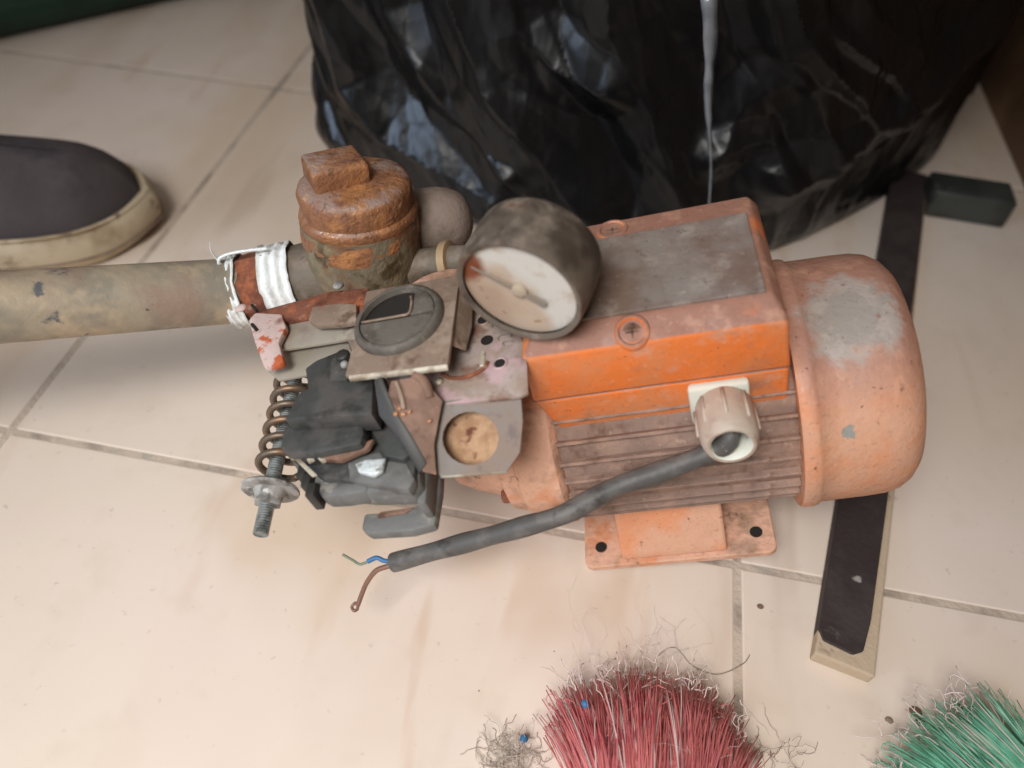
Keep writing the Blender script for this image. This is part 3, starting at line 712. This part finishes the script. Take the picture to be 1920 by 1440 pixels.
rb = B(); prism(rb, rt, (0, 0, -.0030), .0007, 2); link('cap_shelf', rb, 'ring', sw, True, 40)
rb = B(); tube(rb, smooth_path([(lx - .0010, ly + .0130, cc.z + .0030), (lx + .0004, ly + .008, cc.z + .0040), (lx + .0002, ly + .001, cc.z + .0040), (lx - .004, ly, cc.z + .0040), (cc.x - .0165, ly, cc.z + .0038)], 6), .0007, 6); link('slot_lip', rb, 'cap', sw, True)

sp = plate('side_plate', 'side_plate', .0022, 'steel')
SMK = [V(p) for p in G['side_marks']]
def hole(c, r, m_, name, n=20, d=(0, 0, 1), par=sp):
    b = B(); lathe(b, V(c) - V(d) * .0012, d, [(0, r), (.0014, r)], n); return link(name, b, m_, par)
def tring(c, r, par=sp):
    b = B(); lathe(b, V(c), (0, 0, 1), [(-.001, r * .72), (.0002, r * .8), (.0007, r), (.0002, r * 1.15), (-.001, r * 1.2)], 24, cap=False); link('threaded_rim', b, 'steel', par, True)
for i, r in ((0, .0024), (2, .0024)):
    hole(SMK[i], r, 'black', 'threaded_hole'); tring(SMK[i], r + .0008)
hole(SMK[1], .0029, 'black', 'hole')
b = B(); c = SMK[3]; box(b, (c.x - .0012, c.y - .0045, c.z - .001), (c.x + .0012, c.y + .0045, c.z + .0006), .0004, 1); link('raised_slot', b, 'edge', sp)
b = B(); c = SMK[4]; tube(b, smooth_path([(c.x - .013, c.y + .004, c.z), (c.x - .008, c.y + .0005, c.z), (c.x, c.y, c.z), (c.x + .006, c.y + .003, c.z), (c.x + .008, c.y + .007, c.z)], 6), .0010, 6); link('weld_bead', b, 'rust', sp, True)
b = B(); lathe(b, SMK[5], (0, 0, 1), [(-.001, .0022), (.0008, .0020), (.0014, .0008)], 14); link('rivet', b, 'edge', sp, True)
for i, rr in ((6, .0022), (7, .0024), (8, .0018)):                       # worn stamped characters
    c = SMK[i] + V((0, 0, .0002)); b = B()
    arc = [c + V((rr * 1.3 * math.cos(R(a)), rr * .8 * math.sin(R(a)), 0)) for a in range(-150 + i * 20, 150 + i * 12, 25)]
    tube(b, smooth_path(arc, 3), .00038, 5); link('stamped_mark', b, 'needle', sp)
# lower plate with the large round hole
LN = V(G['lower_n'][0]); LP = [V(p) for p in G['lower_plate']]; HP = [V(p) for p in G['lower_hole_poly']]
hc = sum(HP, V((0, 0, 0))) / len(HP)
outer = []
for h in HP:
    d = h - hc; best = None
    for a, c in zip(LP, LP[1:] + LP[:1]):
        e = c - a; nn = LN.cross(e); den = d.dot(nn)
        if abs(den) < 1e-9: continue
        t = (a - hc).dot(nn) / den
        if t <= 0: continue
        p = hc + d * t; sft = (p - a).dot(e) / e.length_squared
        if -.001 <= sft <= 1.001 and (best is None or t < best): best = t
    outer.append(hc + d * (best or 1.6))
for cnr in LP:                                                      # snap nearest outline point to each corner
    i = min(range(len(outer)), key=lambda k: (outer[k] - cnr).length); outer[i] = cnr.copy()
lpo = link('lower_plate', flat_ring(B(), outer, HP, -LN * .0022), 'grey_steel', sw)
b = B(); tube(b, [LP[4] - LN * .0012, LP[5] - LN * .0012], .0011, 6); link('bright_edge', b, 'edge', lpo, True)
b = B(); lathe(b, hc - LN * .0125 + V((0, .004, .003)), LN, [(0, .0200), (.001, .0200), (.002, .0185), (.0035, .010), (.004, .004)], 28, jit=.05); link('dirty_disc', b, 'tandirt', lpo, True, 40)

plate('rusty_sheet', 'brown_sheet', .002, 'brown', .0004, LN)
for i, p in enumerate(G['bits']):
    b = B(); bmesh.ops.create_icosphere(b, subdivisions=2, radius=(.0013, .0011, .0009, .0010, .0008)[i], matrix=Matrix.Translation(p)); rough_up(b, .0006, 300, i); link('contact_bit', b, 'copper', sw, True)
b = B(); prism(b, G['bar_dark'], LN * -.006, .0008, 2); link('side_web', b, 'darkrod', sw, True, 35)
b = B(); tube(b, smooth_path(G['bar_brown'], 6), .0022, 8); link('bent_bar', b, 'brown', sw, True)
b = B(); tube(b, smooth_path(G['bar_thin'], 6), .0012, 8); link('bent_bar', b, 'cap', sw, True)
# rails and channel at the left end
plate('rust_rail', 'rust_rail', .006, 'rust', .0012)
plate('end_plate', 'end_plate', .004, 'pinkrust', .0012)
plate('zinc_channel', 'channel_top', .002, 'channel', .0005)
plate('zinc_channel', 'channel_low', .002, 'channel', .0005)
plate('small_plate', 'rail_plate', .003, 'cap', .0006)
b = B(); lathe(b, (-.0905, .0755, .1735), (0, 0, 1), [(0, .0028), (.0014, .0026), (.002, .001)], 14); link('rivet', b, 'washer', sw, True)
b = B(); tube(b, [(-.1315, .0645, .1672), (-.0930, .0635, .1672)], .0012, 6); link('channel_lip', b, 'edge', sw, True)
b = B(); tube(b, [(-.1265, .0525, .1625), (-.0930, .0525, .1625)], .0006, 6); link('channel_lip', b, 'edge', sw, True)
for (x, y, a) in ((-.1375, .0720, -50), (-.1330, .0570, -50)):
    b = B(); c = V((x, y, .1722)); dr = V((math.cos(R(a)), math.sin(R(a)), 0)); tube(b, [c - dr * .0035, c + dr * .0035], .0009, 6); link('slot', b, 'black', sw)
b = B(); bmesh.ops.create_icosphere(b, subdivisions=2, radius=.0028, matrix=Matrix.Translation((-.146, .074, .1722)) @ Matrix.Diagonal((1.2, 1, .5, 1))); link('paint_blister', b, 'pinkrust', sw, True)
# bakelite contact carrier
plate('contact_arm', 'arm', .0120, 'bakelite', .0012)
plate('arm_step', 'arm_step', .004, 'bakelite', .0008)
b = B(); lathe(b, (-.0800, .0285, .1690), (0, 0, 1), [(-.004, .0034), (.0022, .0034), (.003, .0028)], 18); link('pivot_pin', b, 'darkrod', sw, True)
b = B(); bmesh.ops.create_icosphere(b, subdivisions=2, radius=.0020, matrix=Matrix.Translation((-.0772, .0215, .1715))); link('pin_head', b, 'washer', sw, True)
plate('contact_bar', 'bar', .010, 'bakelite', .0020)
plate('contact_block', 'core', .0125, 'bakelite', .0016)
plate('bar_lip', 'bar_lip', .003, 'brown', .0006)
bd_ = plate('switch_body', 'body', .011, 'dustblack', .0014)
plate('body_step', 'body_step', .006, 'dustblack', .0010)
plate('body_rib', 'bump', .010, 'dustblack', .0022)
b = B(); prism(b, [(-.0700, .0000, .1525), (-.0620, .0120, .1525), (-.0575, .0080, .1525), (-.0470, -.0180, .1525), (-.0500, -.0215, .1525), (-.0590, -.0180, .1525)], (0, 0, -.012), .001, 2); link('body_wall', b, 'bakelite', sw, True, 35)
plate('bracket', 'bracket', .006, 'dustblack', .0016)
b = B(); prism(b, [(-.0500, -.0085, .1400), (-.0440, -.0075, .1400), (-.0425, -.0360, .1400), (-.0470, -.0360, .1400)], (0, 0, -.014), .0018, 2); link('bracket_wall', b, 'dustblack', sw, True, 35)
b = B(); prism(b, [(-.0700, -.0335, .1292), (-.0560, -.0325, .1292), (-.0530, -.0300, .1292), (-.0690, -.0305, .1292)], (0, 0, -.002), .0006, 1); link('rust_stain', b, 'brown', sw)
b = B(); prism(b, G['paint'], (0, 0, -.003), .0009, 2); rough_up(b, .0007, 320); link('silver_blob', b, 'silver', sw, True)
for kx in ('strip_a', 'strip_b', 'strip_c', 'strip_d'):
    plate('contact_strip', kx, .0012, 'edge', .0003)
for (x, y) in ((-.0965, -.0235), (-.0930, -.0290), (-.1000, -.0180)):
    b = B(); box(b, (x - .0022, y - .0035, .138), (x + .0022, y + .0035, .150), .0008, 2); link('terminal', b, 'darkrod', sw, True, 40)
# adjusting rod, spring, washer
r0, r1 = V(G['rod'][0]), V(G['rod'][1]); rd = (r1 - r0).normalized(); RL = (r1 - r0).length
b = B(); prof = [(0, .0034)]
t = .004
while t < RL:
    prof += [(t, .0031), (t + .0005, .0036), (t + .0007, .0036), (t + .0012, .0031)]; t += .00125
prof.append((RL + .0005, .0026))
lathe(b, r0, rd, prof, 18); link('threaded_rod', b, 'thread', sw, True, 30)
q0, q1 = V(G['spring'][0]), V(G['spring'][1]); qd = (q1 - q0); QL = qd.length; qd.normalize()
_, qu, qv = frame(qd); pts = []; turns = 6.4; SRc = .0094
for i in range(int(turns * 28) + 1):
    f = i / (turns * 28); ff = f if f > .16 else f * .6 + .064 * (f / .16)
    a = 2 * math.pi * turns * f
    pts.append(q0 + qd * (QL * ff) + (qu * math.cos(a) + qv * math.sin(a)) * SRc)
b = B(); tube(b, pts, .0018, 10); link('spring', b, 'spring', sw, True)
wv = V(G['washer'][0]); ws = (wv - r0).dot(rd)
b = B(); lathe(b, r0, rd, [(ws - .0015, .0045), (ws - .0012, .0125), (ws - .0002, .0135), (ws + .0010, .0132), (ws + .0014, .0110), (ws + .0008, .0078), (ws + .0030, .0068), (ws + .0052, .0060), (ws + .0056, .0036)], 36, jit=.03); link('spring_washer', b, 'washer', sw, True, 50)
b = B(); lathe(b, r0, rd, [(ws + .0030, .0066), (ws + .0072, .0066), (ws + .0076, .0056)], 6); link('lock_nut', b, 'washer', sw, True, 30)

# ---------------------------------------------------------------- bin bag
ctrl = [(-.260, .560), (-.236, .536), (-.10, .496), (0, .486), (.09, .500), (.150, .532), (.240, .622), (.305, .712), (.338, .81), (.335, .95), (.24, 1.08), (.02, 1.13), (-.17, 1.06), (-.25, .88), (-.262, .72)]
loop = smooth_path([Vector((x, y, 0)) for x, y in ctrl + ctrl[:1]], 12)[:-1]
per = [0.0]
for a, b_ in zip(loop, loop[1:] + loop[:1]): per.append(per[-1] + (b_ - a).length)
PT = per[-1]; NU, NV = 640, 190
def on_loop(s):
    s %= PT
    lo, hi = 0, len(loop)
    while hi - lo > 1:
        mid = (lo + hi) // 2
        if per[mid] <= s: lo = mid
        else: hi = mid
    a = loop[lo]; b_ = loop[(lo + 1) % len(loop)]; f = (s - per[lo]) / max(per[lo + 1] - per[lo], 1e-9)
    return a.lerp(b_, f)
cen = Vector((.04, .83, 0))
# creases of the front, as polylines in (x, z); amplitude and half-width in metres
FOLDS = [
    ([(-.250, .22), (-.227, .15), (-.214, .099), (-.182, .067), (-.085, .048)], .020, .020),
    ([(-.185, .24), (-.175, .163), (-.133, .11), (-.076, .074)], .016, .014),
    ([(-.13, .22), (-.107, .164), (-.093, .136), (-.054, .095), (-.023, .058)], .030, .022),
    ([(-.10, .25), (-.076, .175), (-.052, .156), (-.02, .145)], .016, .014),
    ([(-.03, .25), (-.018, .182), (.017, .13), (.055, .056)], .018, .018),
    ([(.05, .25), (.08, .187), (.111, .155), (.145, .103)], .020, .012),
    ([(.06, .25), (.091, .195), (.142, .147), (.168, .115)], .020, .012),
    ([(.08, .25), (.107, .197), (.169, .151), (.196, .119)], .020, .014),
    ([(.10, .25), (.136, .2), (.185, .164), (.22, .131)], .016, .014),
    ([(.067, .102), (.079, .139), (.092, .156)], .007, .012),
    ([(.066, .106), (.097, .115)], .005, .010),
    ([(.07, .10), (.107, .093)], .006, .012),
    ([(.089, .155), (.117, .085)], .006, .012),
    ([(.115, .08), (.169, .093), (.219, .118), (.28, .14)], .018, .018),
    ([(-.229, .048), (-.175, .029), (-.084, .026), (.02, .03)], .014, .016)]
HB = .46
us = [PT * .42 * i / 500 - PT * .02 for i in range(500)] + [PT * .40 + PT * .58 * i / 150 for i in range(150)]
zs = [.26 * i / 150 for i in range(150)] + [.26 + (HB - .26) * i / 40 for i in range(41)]
NU = len(us)
base = [on_loop(u) for u in us]
nrm = []
for u in us:
    t = on_loop(u + .01) - on_loop(u - .01); nrm.append(Vector((t.y, -t.x, 0)).normalized())
# broad folds, vectorised over the front
UX, ZZ = np.meshgrid(np.array([p.x for p in base]), np.array(zs))
fold = np.zeros_like(UX)
for pl_, am, wd in FOLDS:
    dm_ = np.full_like(UX, 9.0)
    for a, c in zip(pl_, pl_[1:]):
        dx, dz = c[0] - a[0], c[1] - a[1]
        t = np.clip(((UX - a[0]) * dx + (ZZ - a[1]) * dz) / (dx * dx + dz * dz), 0, 1)
        dm_ = np.minimum(dm_, np.hypot(UX - a[0] - t * dx, ZZ - a[1] - t * dz))
    fold += am * .95 * np.clip(1 - dm_ / (wd * 1.8), 0, None)
front = (np.array([p.y for p in base]) < .86)[None, :] & (ZZ < .27)
fold = np.where(front, fold - .008, 0)
bb = B(); rows = []
for j, z in enumerate(zs):
    f = z / HB
    if f < .05: s = .965 + .035 * math.sin(f / .05 * math.pi / 2)
    elif f < .45: s = 1.0
    elif f < .85: s = 1.0 - .45 * ((f - .45) / .4) ** 1.6
    else: s = .55 - .49 * ((f - .85) / .15)
    fade = min(1.0, f / .04) * (1.0 if f < .7 else max(0.2, 1 - (f - .7) / .3))
    row = []
    for i, uu in enumerate(us):
        p = base[i]
        k = 1.0 if uu < .30 else max(-.9, 1.0 - (uu - .30) * 9)
        # cells drawn out along the folds; the film creases sharply where two cells meet
        ph = uu + z * .62 * k; al = z - uu * .62 * k
        w_ = .10 * noise.noise(Vector((uu * 14, z * 14, 5)))
        d1 = noise.voronoi(Vector((ph * 22 + w_, al * 6.5, .5)))[0]
        d2 = noise.voronoi(Vector((ph * 46 + w_, al * 20, 3.5)))[0]
        d = -.0085 * min(d1[1] - d1[0], .8) + .0026 * min(d2[1] - d2[0], .8)
        d += .010 * noise.noise(Vector((uu * 6, z * 9, 11))) + fold[j, i]
        q_ = cen + (Vector((p.x, p.y, 0)) - cen) * s + nrm[i] * (d * fade)
        row.append(bb.verts.new((q_.x, q_.y, z + .002)))
    rows.append(row)
for a, b_ in zip(rows, rows[1:]):
    for i in range(NU):
        bb.faces.new((a[i], a[(i + 1) % NU], b_[(i + 1) % NU], b_[i]))
bb.faces.new(list(reversed(rows[0]))); bb.faces.new(rows[-1])
bagroot = empty('bin_bag', (.04, .83, 0))
tag(bagroot, 'large shiny black plastic bin bag standing behind the orange pump', 'bin bag')
bo = link('sack', bb, 'bag', bagroot, True, 32)
bo.location = (-.04, -.83, 0)
# silver glint on the bag front, shaped as a separate narrow clear strip
st = B(); n = 44; prev = None
for i in range(n + 1):
    f = i / n; z = .220 - .150 * f
    wv_ = .0042 * max(0, 1 - 1.7 * f) ** .7 * (1 + .55 * noise.noise(Vector((f * 9, 2, 0)))) + .0005; tw = .5 * math.sin(f * 7)
    c = Vector((.0345 + .036 * f + .0008 * math.sin(f * 11), .466 + .004 * f - .003 * noise.noise(Vector((f * 14, 5, 0))), z))
    d = Vector((math.cos(tw), math.sin(tw), 0))
    row = [st.verts.new(c - d * wv_ + Vector((0, .0006, 0))), st.verts.new(c + Vector((0, -.0020, 0))), st.verts.new(c + d * wv_ + Vector((0, .0006, 0)))]
    if prev:
        for k in range(2): st.faces.new((prev[k], prev[k + 1], row[k + 1], row[k]))
    prev = row
so = link('glint_strip', st, 'clear', bagroot, True); so.location = (-.04, -.83, 0)
md = so.modifiers.new('thick', 'SOLIDIFY'); md.thickness = .0006

# ---------------------------------------------------------------- shoe
def shoe_outline(n, off=0.0):
    """toe points +x; x 0 at toe tip, back to -.27"""
    P_ = [(0, -.002), (-.012, .026), (-.040, .043), (-.085, .047), (-.14, .040), (-.20, .035), (-.25, .030), (-.272, .010), (-.272, -.014), (-.25, -.032), (-.20, -.038), (-.14, -.044), (-.085, -.050), (-.040, -.044), (-.012, -.024)]
    c = smooth_path([Vector((x, y, 0)) for x, y in P_ + P_[:1]], n)[:-1]
    cx = Vector((-.13, 0, 0))
    return [p + (p - cx).normalized() * off for p in c]
shoe = empty('shoe', (-.3560, .4560, 0)); shoe.rotation_euler = (0, 0, R(20)); shoe.scale = (1.12, 1.16, 1.1)
tag(shoe, 'charcoal canvas shoe toe with stained cream rubber sole at left edge', 'shoe')
b = B(); rings = []
for (z, off) in ((0, -.004), (.002, .0), (.010, .0015), (.020, .001), (.025, -.0015), (.027, -.005)):
    rings.append([b.verts.new((p.x, p.y, z + .006 * max(0, (p.x + .03) / .03) * (1 if z < .02 else .6))) for p in shoe_outline(6, off)])
nn_ = len(rings[0])
for a, c in zip(rings, rings[1:]):
    for i in range(nn_): b.faces.new((a[i], a[(i + 1) % nn_], c[(i + 1) % nn_], c[i]))
b.faces.new(list(reversed(rings[0]))); b.faces.new(rings[-1])
link('sole', b, 'sole', shoe, True, 50)
b = B(); rings = []; base_o = shoe_outline(6, -.0055)
for (f, h) in ((0, .022), (.05, .034), (.14, .046), (.28, .056), (.45, .064), (.65, .069), (.85, .072), (.98, .073)):
    ring = []
    for p in base_o:
        c = Vector((min(max(p.x, -.24), -.045), 0, 0))
        w = p.lerp(c, f)
        rise = .60 + .40 * min(1, max(0, (-.0 - w.x) / .10))
        ring.append(b.verts.new((w.x, w.y, .022 + (h - .022) * rise)))
    rings.append(ring)
for a, c in zip(rings, rings[1:]):
    for i in range(nn_): b.faces.new((a[i], a[(i + 1) % nn_], c[(i + 1) % nn_], c[i]))
b.faces.new(rings[-1])
link('upper', b, 'shoe', shoe, True)
b = B(); ol = [Vector((p.x, p.y, .0285)) for p in shoe_outline(4, -.0035)]
tube(b, ol + ol[:1], .0014, 6); link('welt', b, 'sole', shoe, True)
b = B(); ol = [Vector((p.x, p.y, .0085)) for p in shoe_outline(4, .0012)]
tube(b, ol + ol[:1], .0009, 5); link('sole_line', b, 'crumb', shoe, True)

# ---------------------------------------------------------------- green tube, lath, bars, leg
gt = empty('green_tube', (-.66, .76, 0))
tag(gt, 'dark green plastic tube in the top left corner of the floor', 'tube')
b = B(); a0 = Vector((-.16, -.21, .020)); a1 = Vector((.42, .42, .020)); dv = (a1 - a0)
lathe(b, a0, dv, [(0, .012), (0, .0190), (.004, .0200)] + [(dv.length * t / 10, .0200) for t in range(1, 10)] + [(dv.length - .004, .0200), (dv.length, .019), (dv.length, .012)], 28)
link('tube', b, 'greentube', gt, True, 40)

lath = empty('wooden_lath', (.1585, .1845, 0)); lath.rotation_euler = (0, 0, math.atan2(.4825, .106) - math.pi / 2)
tag(lath, 'long flat wooden lath painted black with bare worn edges under the pump fan cover', 'lath')
b = B(); box(b, (-.0155, 0, .0005), (.0155, .50, .0100), .0012, 2); rough_up(b, .0006, 40); link('wood', b, 'rawwood', lath)
b = B()
outl = [(-.0156, .014), (-.0125, .0085), (.003, .0070), (.0080, .011), (.0100, .030), (.0112, .10), (.0125, .2), (.0140, .35), (.0145, .497), (-.0162, .497), (-.0162, .2), (-.0160, .08)]
prism(b, [(x, y, .0112) for x, y in outl], (0, 0, -.0095), .0006, 1); link('black_paint', b, 'lath', lath)

bar = empty('square_bar', (.237, .632, 0)); bar.rotation_euler = (0, 0, R(-1.5))
tag(bar, 'short dark square bar lying beside the bag at the far end of the lath', 'bar')
b = B(); box(b, (.034, -.015, .0005), (.102, .017, .027), .003, 3); rough_up(b, .0008, 40); link('shaft', b, 'bar', bar, True, 40)
b = B(); box(b, (.1012, -.010, .006), (.1030, .012, .0225), .0006, 1); link('end_cap', b, 'bar', bar)

leg = empty('furniture_leg', (.345, .875, 0))
tag(leg, 'dark tapered wooden furniture leg behind the bag at top right', 'furniture leg')
b = B(); taper_box(b, [(0, -.018, .016, -.02, .02), (.45, -.028, .020, -.03, .03)], .003); link('post', b, 'leg', leg)

# ---------------------------------------------------------------- brooms
def broom(name, label, head_c, dirv, width, length, n, m_, hm, seed, spread, up0):
    rnd = random.Random(seed)
    root = empty(name, (head_c[0], head_c[1], 0)); tag(root, label, 'broom', None)
    dirv = Vector(dirv).normalized(); side = Vector((-dirv.y, dirv.x, 0))
    hc_ = Vector((0, 0, up0))
    b = B()
    pts = [hc_ - dirv * .05 + side * a * (width * .5) + Vector((0, 0, .014)) for a in (-1, 1)] + [hc_ + side * a * (width * .5) + Vector((0, 0, .014)) for a in (1, -1)]
    prism(b, pts, (0, 0, -.028), .004, 2); link('broom_head', b, hm, root, True, 40)
    b = B(); pale = B()
    tufts = [(rnd.uniform(-1, 1), rnd.uniform(-1, 1), rnd.gauss(0, .06), rnd.uniform(.88, 1.05)) for _ in range(34)]
    for i in range(n):
        ta, thh, tang, tl = tufts[i % 34]
        a = ta + rnd.gauss(0, .05); h = thh + rnd.gauss(0, .10)
        o = hc_ + side * a * width * .46 + Vector((0, 0, h * .010)) - dirv * .004
        ang = a * spread + tang + rnd.gauss(0, .055)
        d = (dirv * math.cos(ang) + side * math.sin(ang)).normalized()
        L_ = length * (1 - .28 * abs(a) ** 2) * tl * rnd.uniform(.86, 1.04)
        end_z = max(.003, .010 + .012 * h + rnd.gauss(0, .004))
        bend = rnd.gauss(0, .006); pts = []
        for k in range(7):
            t = k / 6
            p = o + d * (L_ * t) + side * bend * t * t
            p.z = o.z + (end_z - o.z) * (t ** .8) + .004 * math.sin(t * 3.1)
            p.z = max(p.z, .0025)
            pts.append(p)
        if rnd.random() < .015:                               # curled, split tip
            c = pts[-1]; cr = rnd.uniform(.002, .005); sgn = rnd.choice((-1, 1)); zt = rnd.uniform(0, .004)
            for k in range(1, 7):
                an = k * .75
                q_ = c + d * cr * math.sin(an) + side * sgn * cr * (1 - math.cos(an)); q_.z = max(.0025, c.z + zt * k / 6)
                pts.append(q_)
        tgt = pale if rnd.random() < .10 else b
        r_ = rnd.uniform(.00024, .00046)
        tube(tgt, pts, lambda f, r_=r_: r_ * (1 - .35 * f), 4)
    for i in range(int(n * .10)):                             # split, pale ends
        ta, thh, tang, tl = tufts[i % 34]; ang = ta * spread + tang + rnd.gauss(0, .07)
        d = (dirv * math.cos(ang) + side * math.sin(ang)).normalized(); L_ = length * (1 - .28 * ta ** 2) * tl * rnd.uniform(.86, 1.06)
        p = hc_ + side * ta * width * .46 + d * L_; p.z = max(.004, .010 + .012 * thh + rnd.gauss(0, .004))
        pts = [p]; dd = d.copy()
        for k in range(5):
            dd = (dd + Vector((rnd.gauss(0, .5), rnd.gauss(0, .5), rnd.gauss(0, .25)))).normalized()
            p = p + dd * .0022; p.z = max(p.z, .002); pts.append(p)
        tube(pale, pts, rnd.uniform(.00018, .00034), 4)
    o = link('bristles', b, m_, root, True); o['kind'] = 'stuff'
    o = link('frayed_bristles', pale, 'pale', root, True); o['kind'] = 'stuff'
    return root
broom('red_broom', 'red bristle broom end with frayed tips at the bottom edge', (.062, .082), (-.04, 1, 0), .056, .077, 2400, 'red', 'head', 3, .34, .028)
broom('green_broom', 'green bristle broom end in the bottom right corner', (.240, .108), (-.66, .68, 0), .044, .078, 1100, 'green', 'headg', 5, .34, .022)

# ---------------------------------------------------------------- lint, hair, crumbs
rnd = random.Random(21)
def lint(name, label, c, r, n, rad, m_='lint', flat=.5):
    b = B()
    for i in range(n):
        p = Vector((rnd.gauss(0, r * .5), rnd.gauss(0, r * .4), abs(rnd.gauss(0, r * flat * .4)) + .0015)); pts = [p.copy()]
        dd = Vector((rnd.gauss(0, 1), rnd.gauss(0, 1), rnd.gauss(0, .3))).normalized()
        for k in range(9):
            dd = (dd + Vector((rnd.gauss(0, .5), rnd.gauss(0, .5), rnd.gauss(0, .25)))).normalized()
            p = p + dd * r * .16; p.z = max(p.z, .001); pts.append(p.copy())
        tube(b, pts, rad, 3)
    o = link(name, b, m_, None, True); o.location = (c[0], c[1], 0)
    o['kind'] = 'stuff'; tag(o, label, 'lint')
    return o
lint('lint_clump', 'grey brown clump of lint and hair left of the red broom', (-.004, .108), .013, 110, .00016)
lint('lint_clump', 'thin pale fluff gathered at the tips of the red broom', (.056, .146), .030, 120, .00008, 'pale', .8)
lint('lint_clump', 'sparse dark fluff on the right side of the red broom', (.122, .135), .012, 22, .00010, 'hair')
for nm, pts, lab in (('hair_strand', [(.062, .172), (.072, .180), (.082, .172), (.095, .170), (.108, .178), (.112, .184)], 'long dark hair curling on tile above the red broom'),):
    b = B(); tube(b, smooth_path([(x, y, .0012) for x, y in pts], 8), .00016, 4); o = link(nm, b, 'hair', None, True); tag(o, lab, 'hair')
for (x, y, z, lab) in ((.0268, .131, .030, 'small blue plastic bit on the red bristles'), (.0010, .1175, .006, 'small blue plastic bit in the lint clump')):
    b = B(); bmesh.ops.create_icosphere(b, subdivisions=2, radius=.0022); rough_up(b, .0008, 260, x * 50)
    o = link('plastic_bit', b, 'bluebit', None, True); o.location = (x, y, z); tag(o, lab, 'plastic bit')
b = B()
for i in range(60):
    x, y = rnd.uniform(-.45, .33), rnd.uniform(.10, .62)
    r_ = rnd.choice((.0002, .0003, .0003, .0004, .0005)) 
    bmesh.ops.create_icosphere(b, subdivisions=1, radius=r_, matrix=Matrix.Translation((x, y, r_ * .6)) @ Matrix.Diagonal((rnd.uniform(.7, 1.6), rnd.uniform(.7, 1.5), .7, 1)))
for (x, y, r_) in ((.222, .176, .0032), (.2255, .1775, .0026), (.2185, .178, .0018), (.196, .171, .0028), (.198, .166, .0024), (.1185, .2135, .0016), (.182, .164, .0018)):
    bmesh.ops.create_icosphere(b, subdivisions=2, radius=r_, matrix=Matrix.Translation((x, y, r_ * .4)) @ Matrix.Diagonal((1.2, 1.0, .5, 1)))
o = link('floor_dirt', b, 'crumb', None); o['kind'] = 'stuff'; tag(o, 'scattered dark dirt crumbs on the floor tiles', 'dirt')
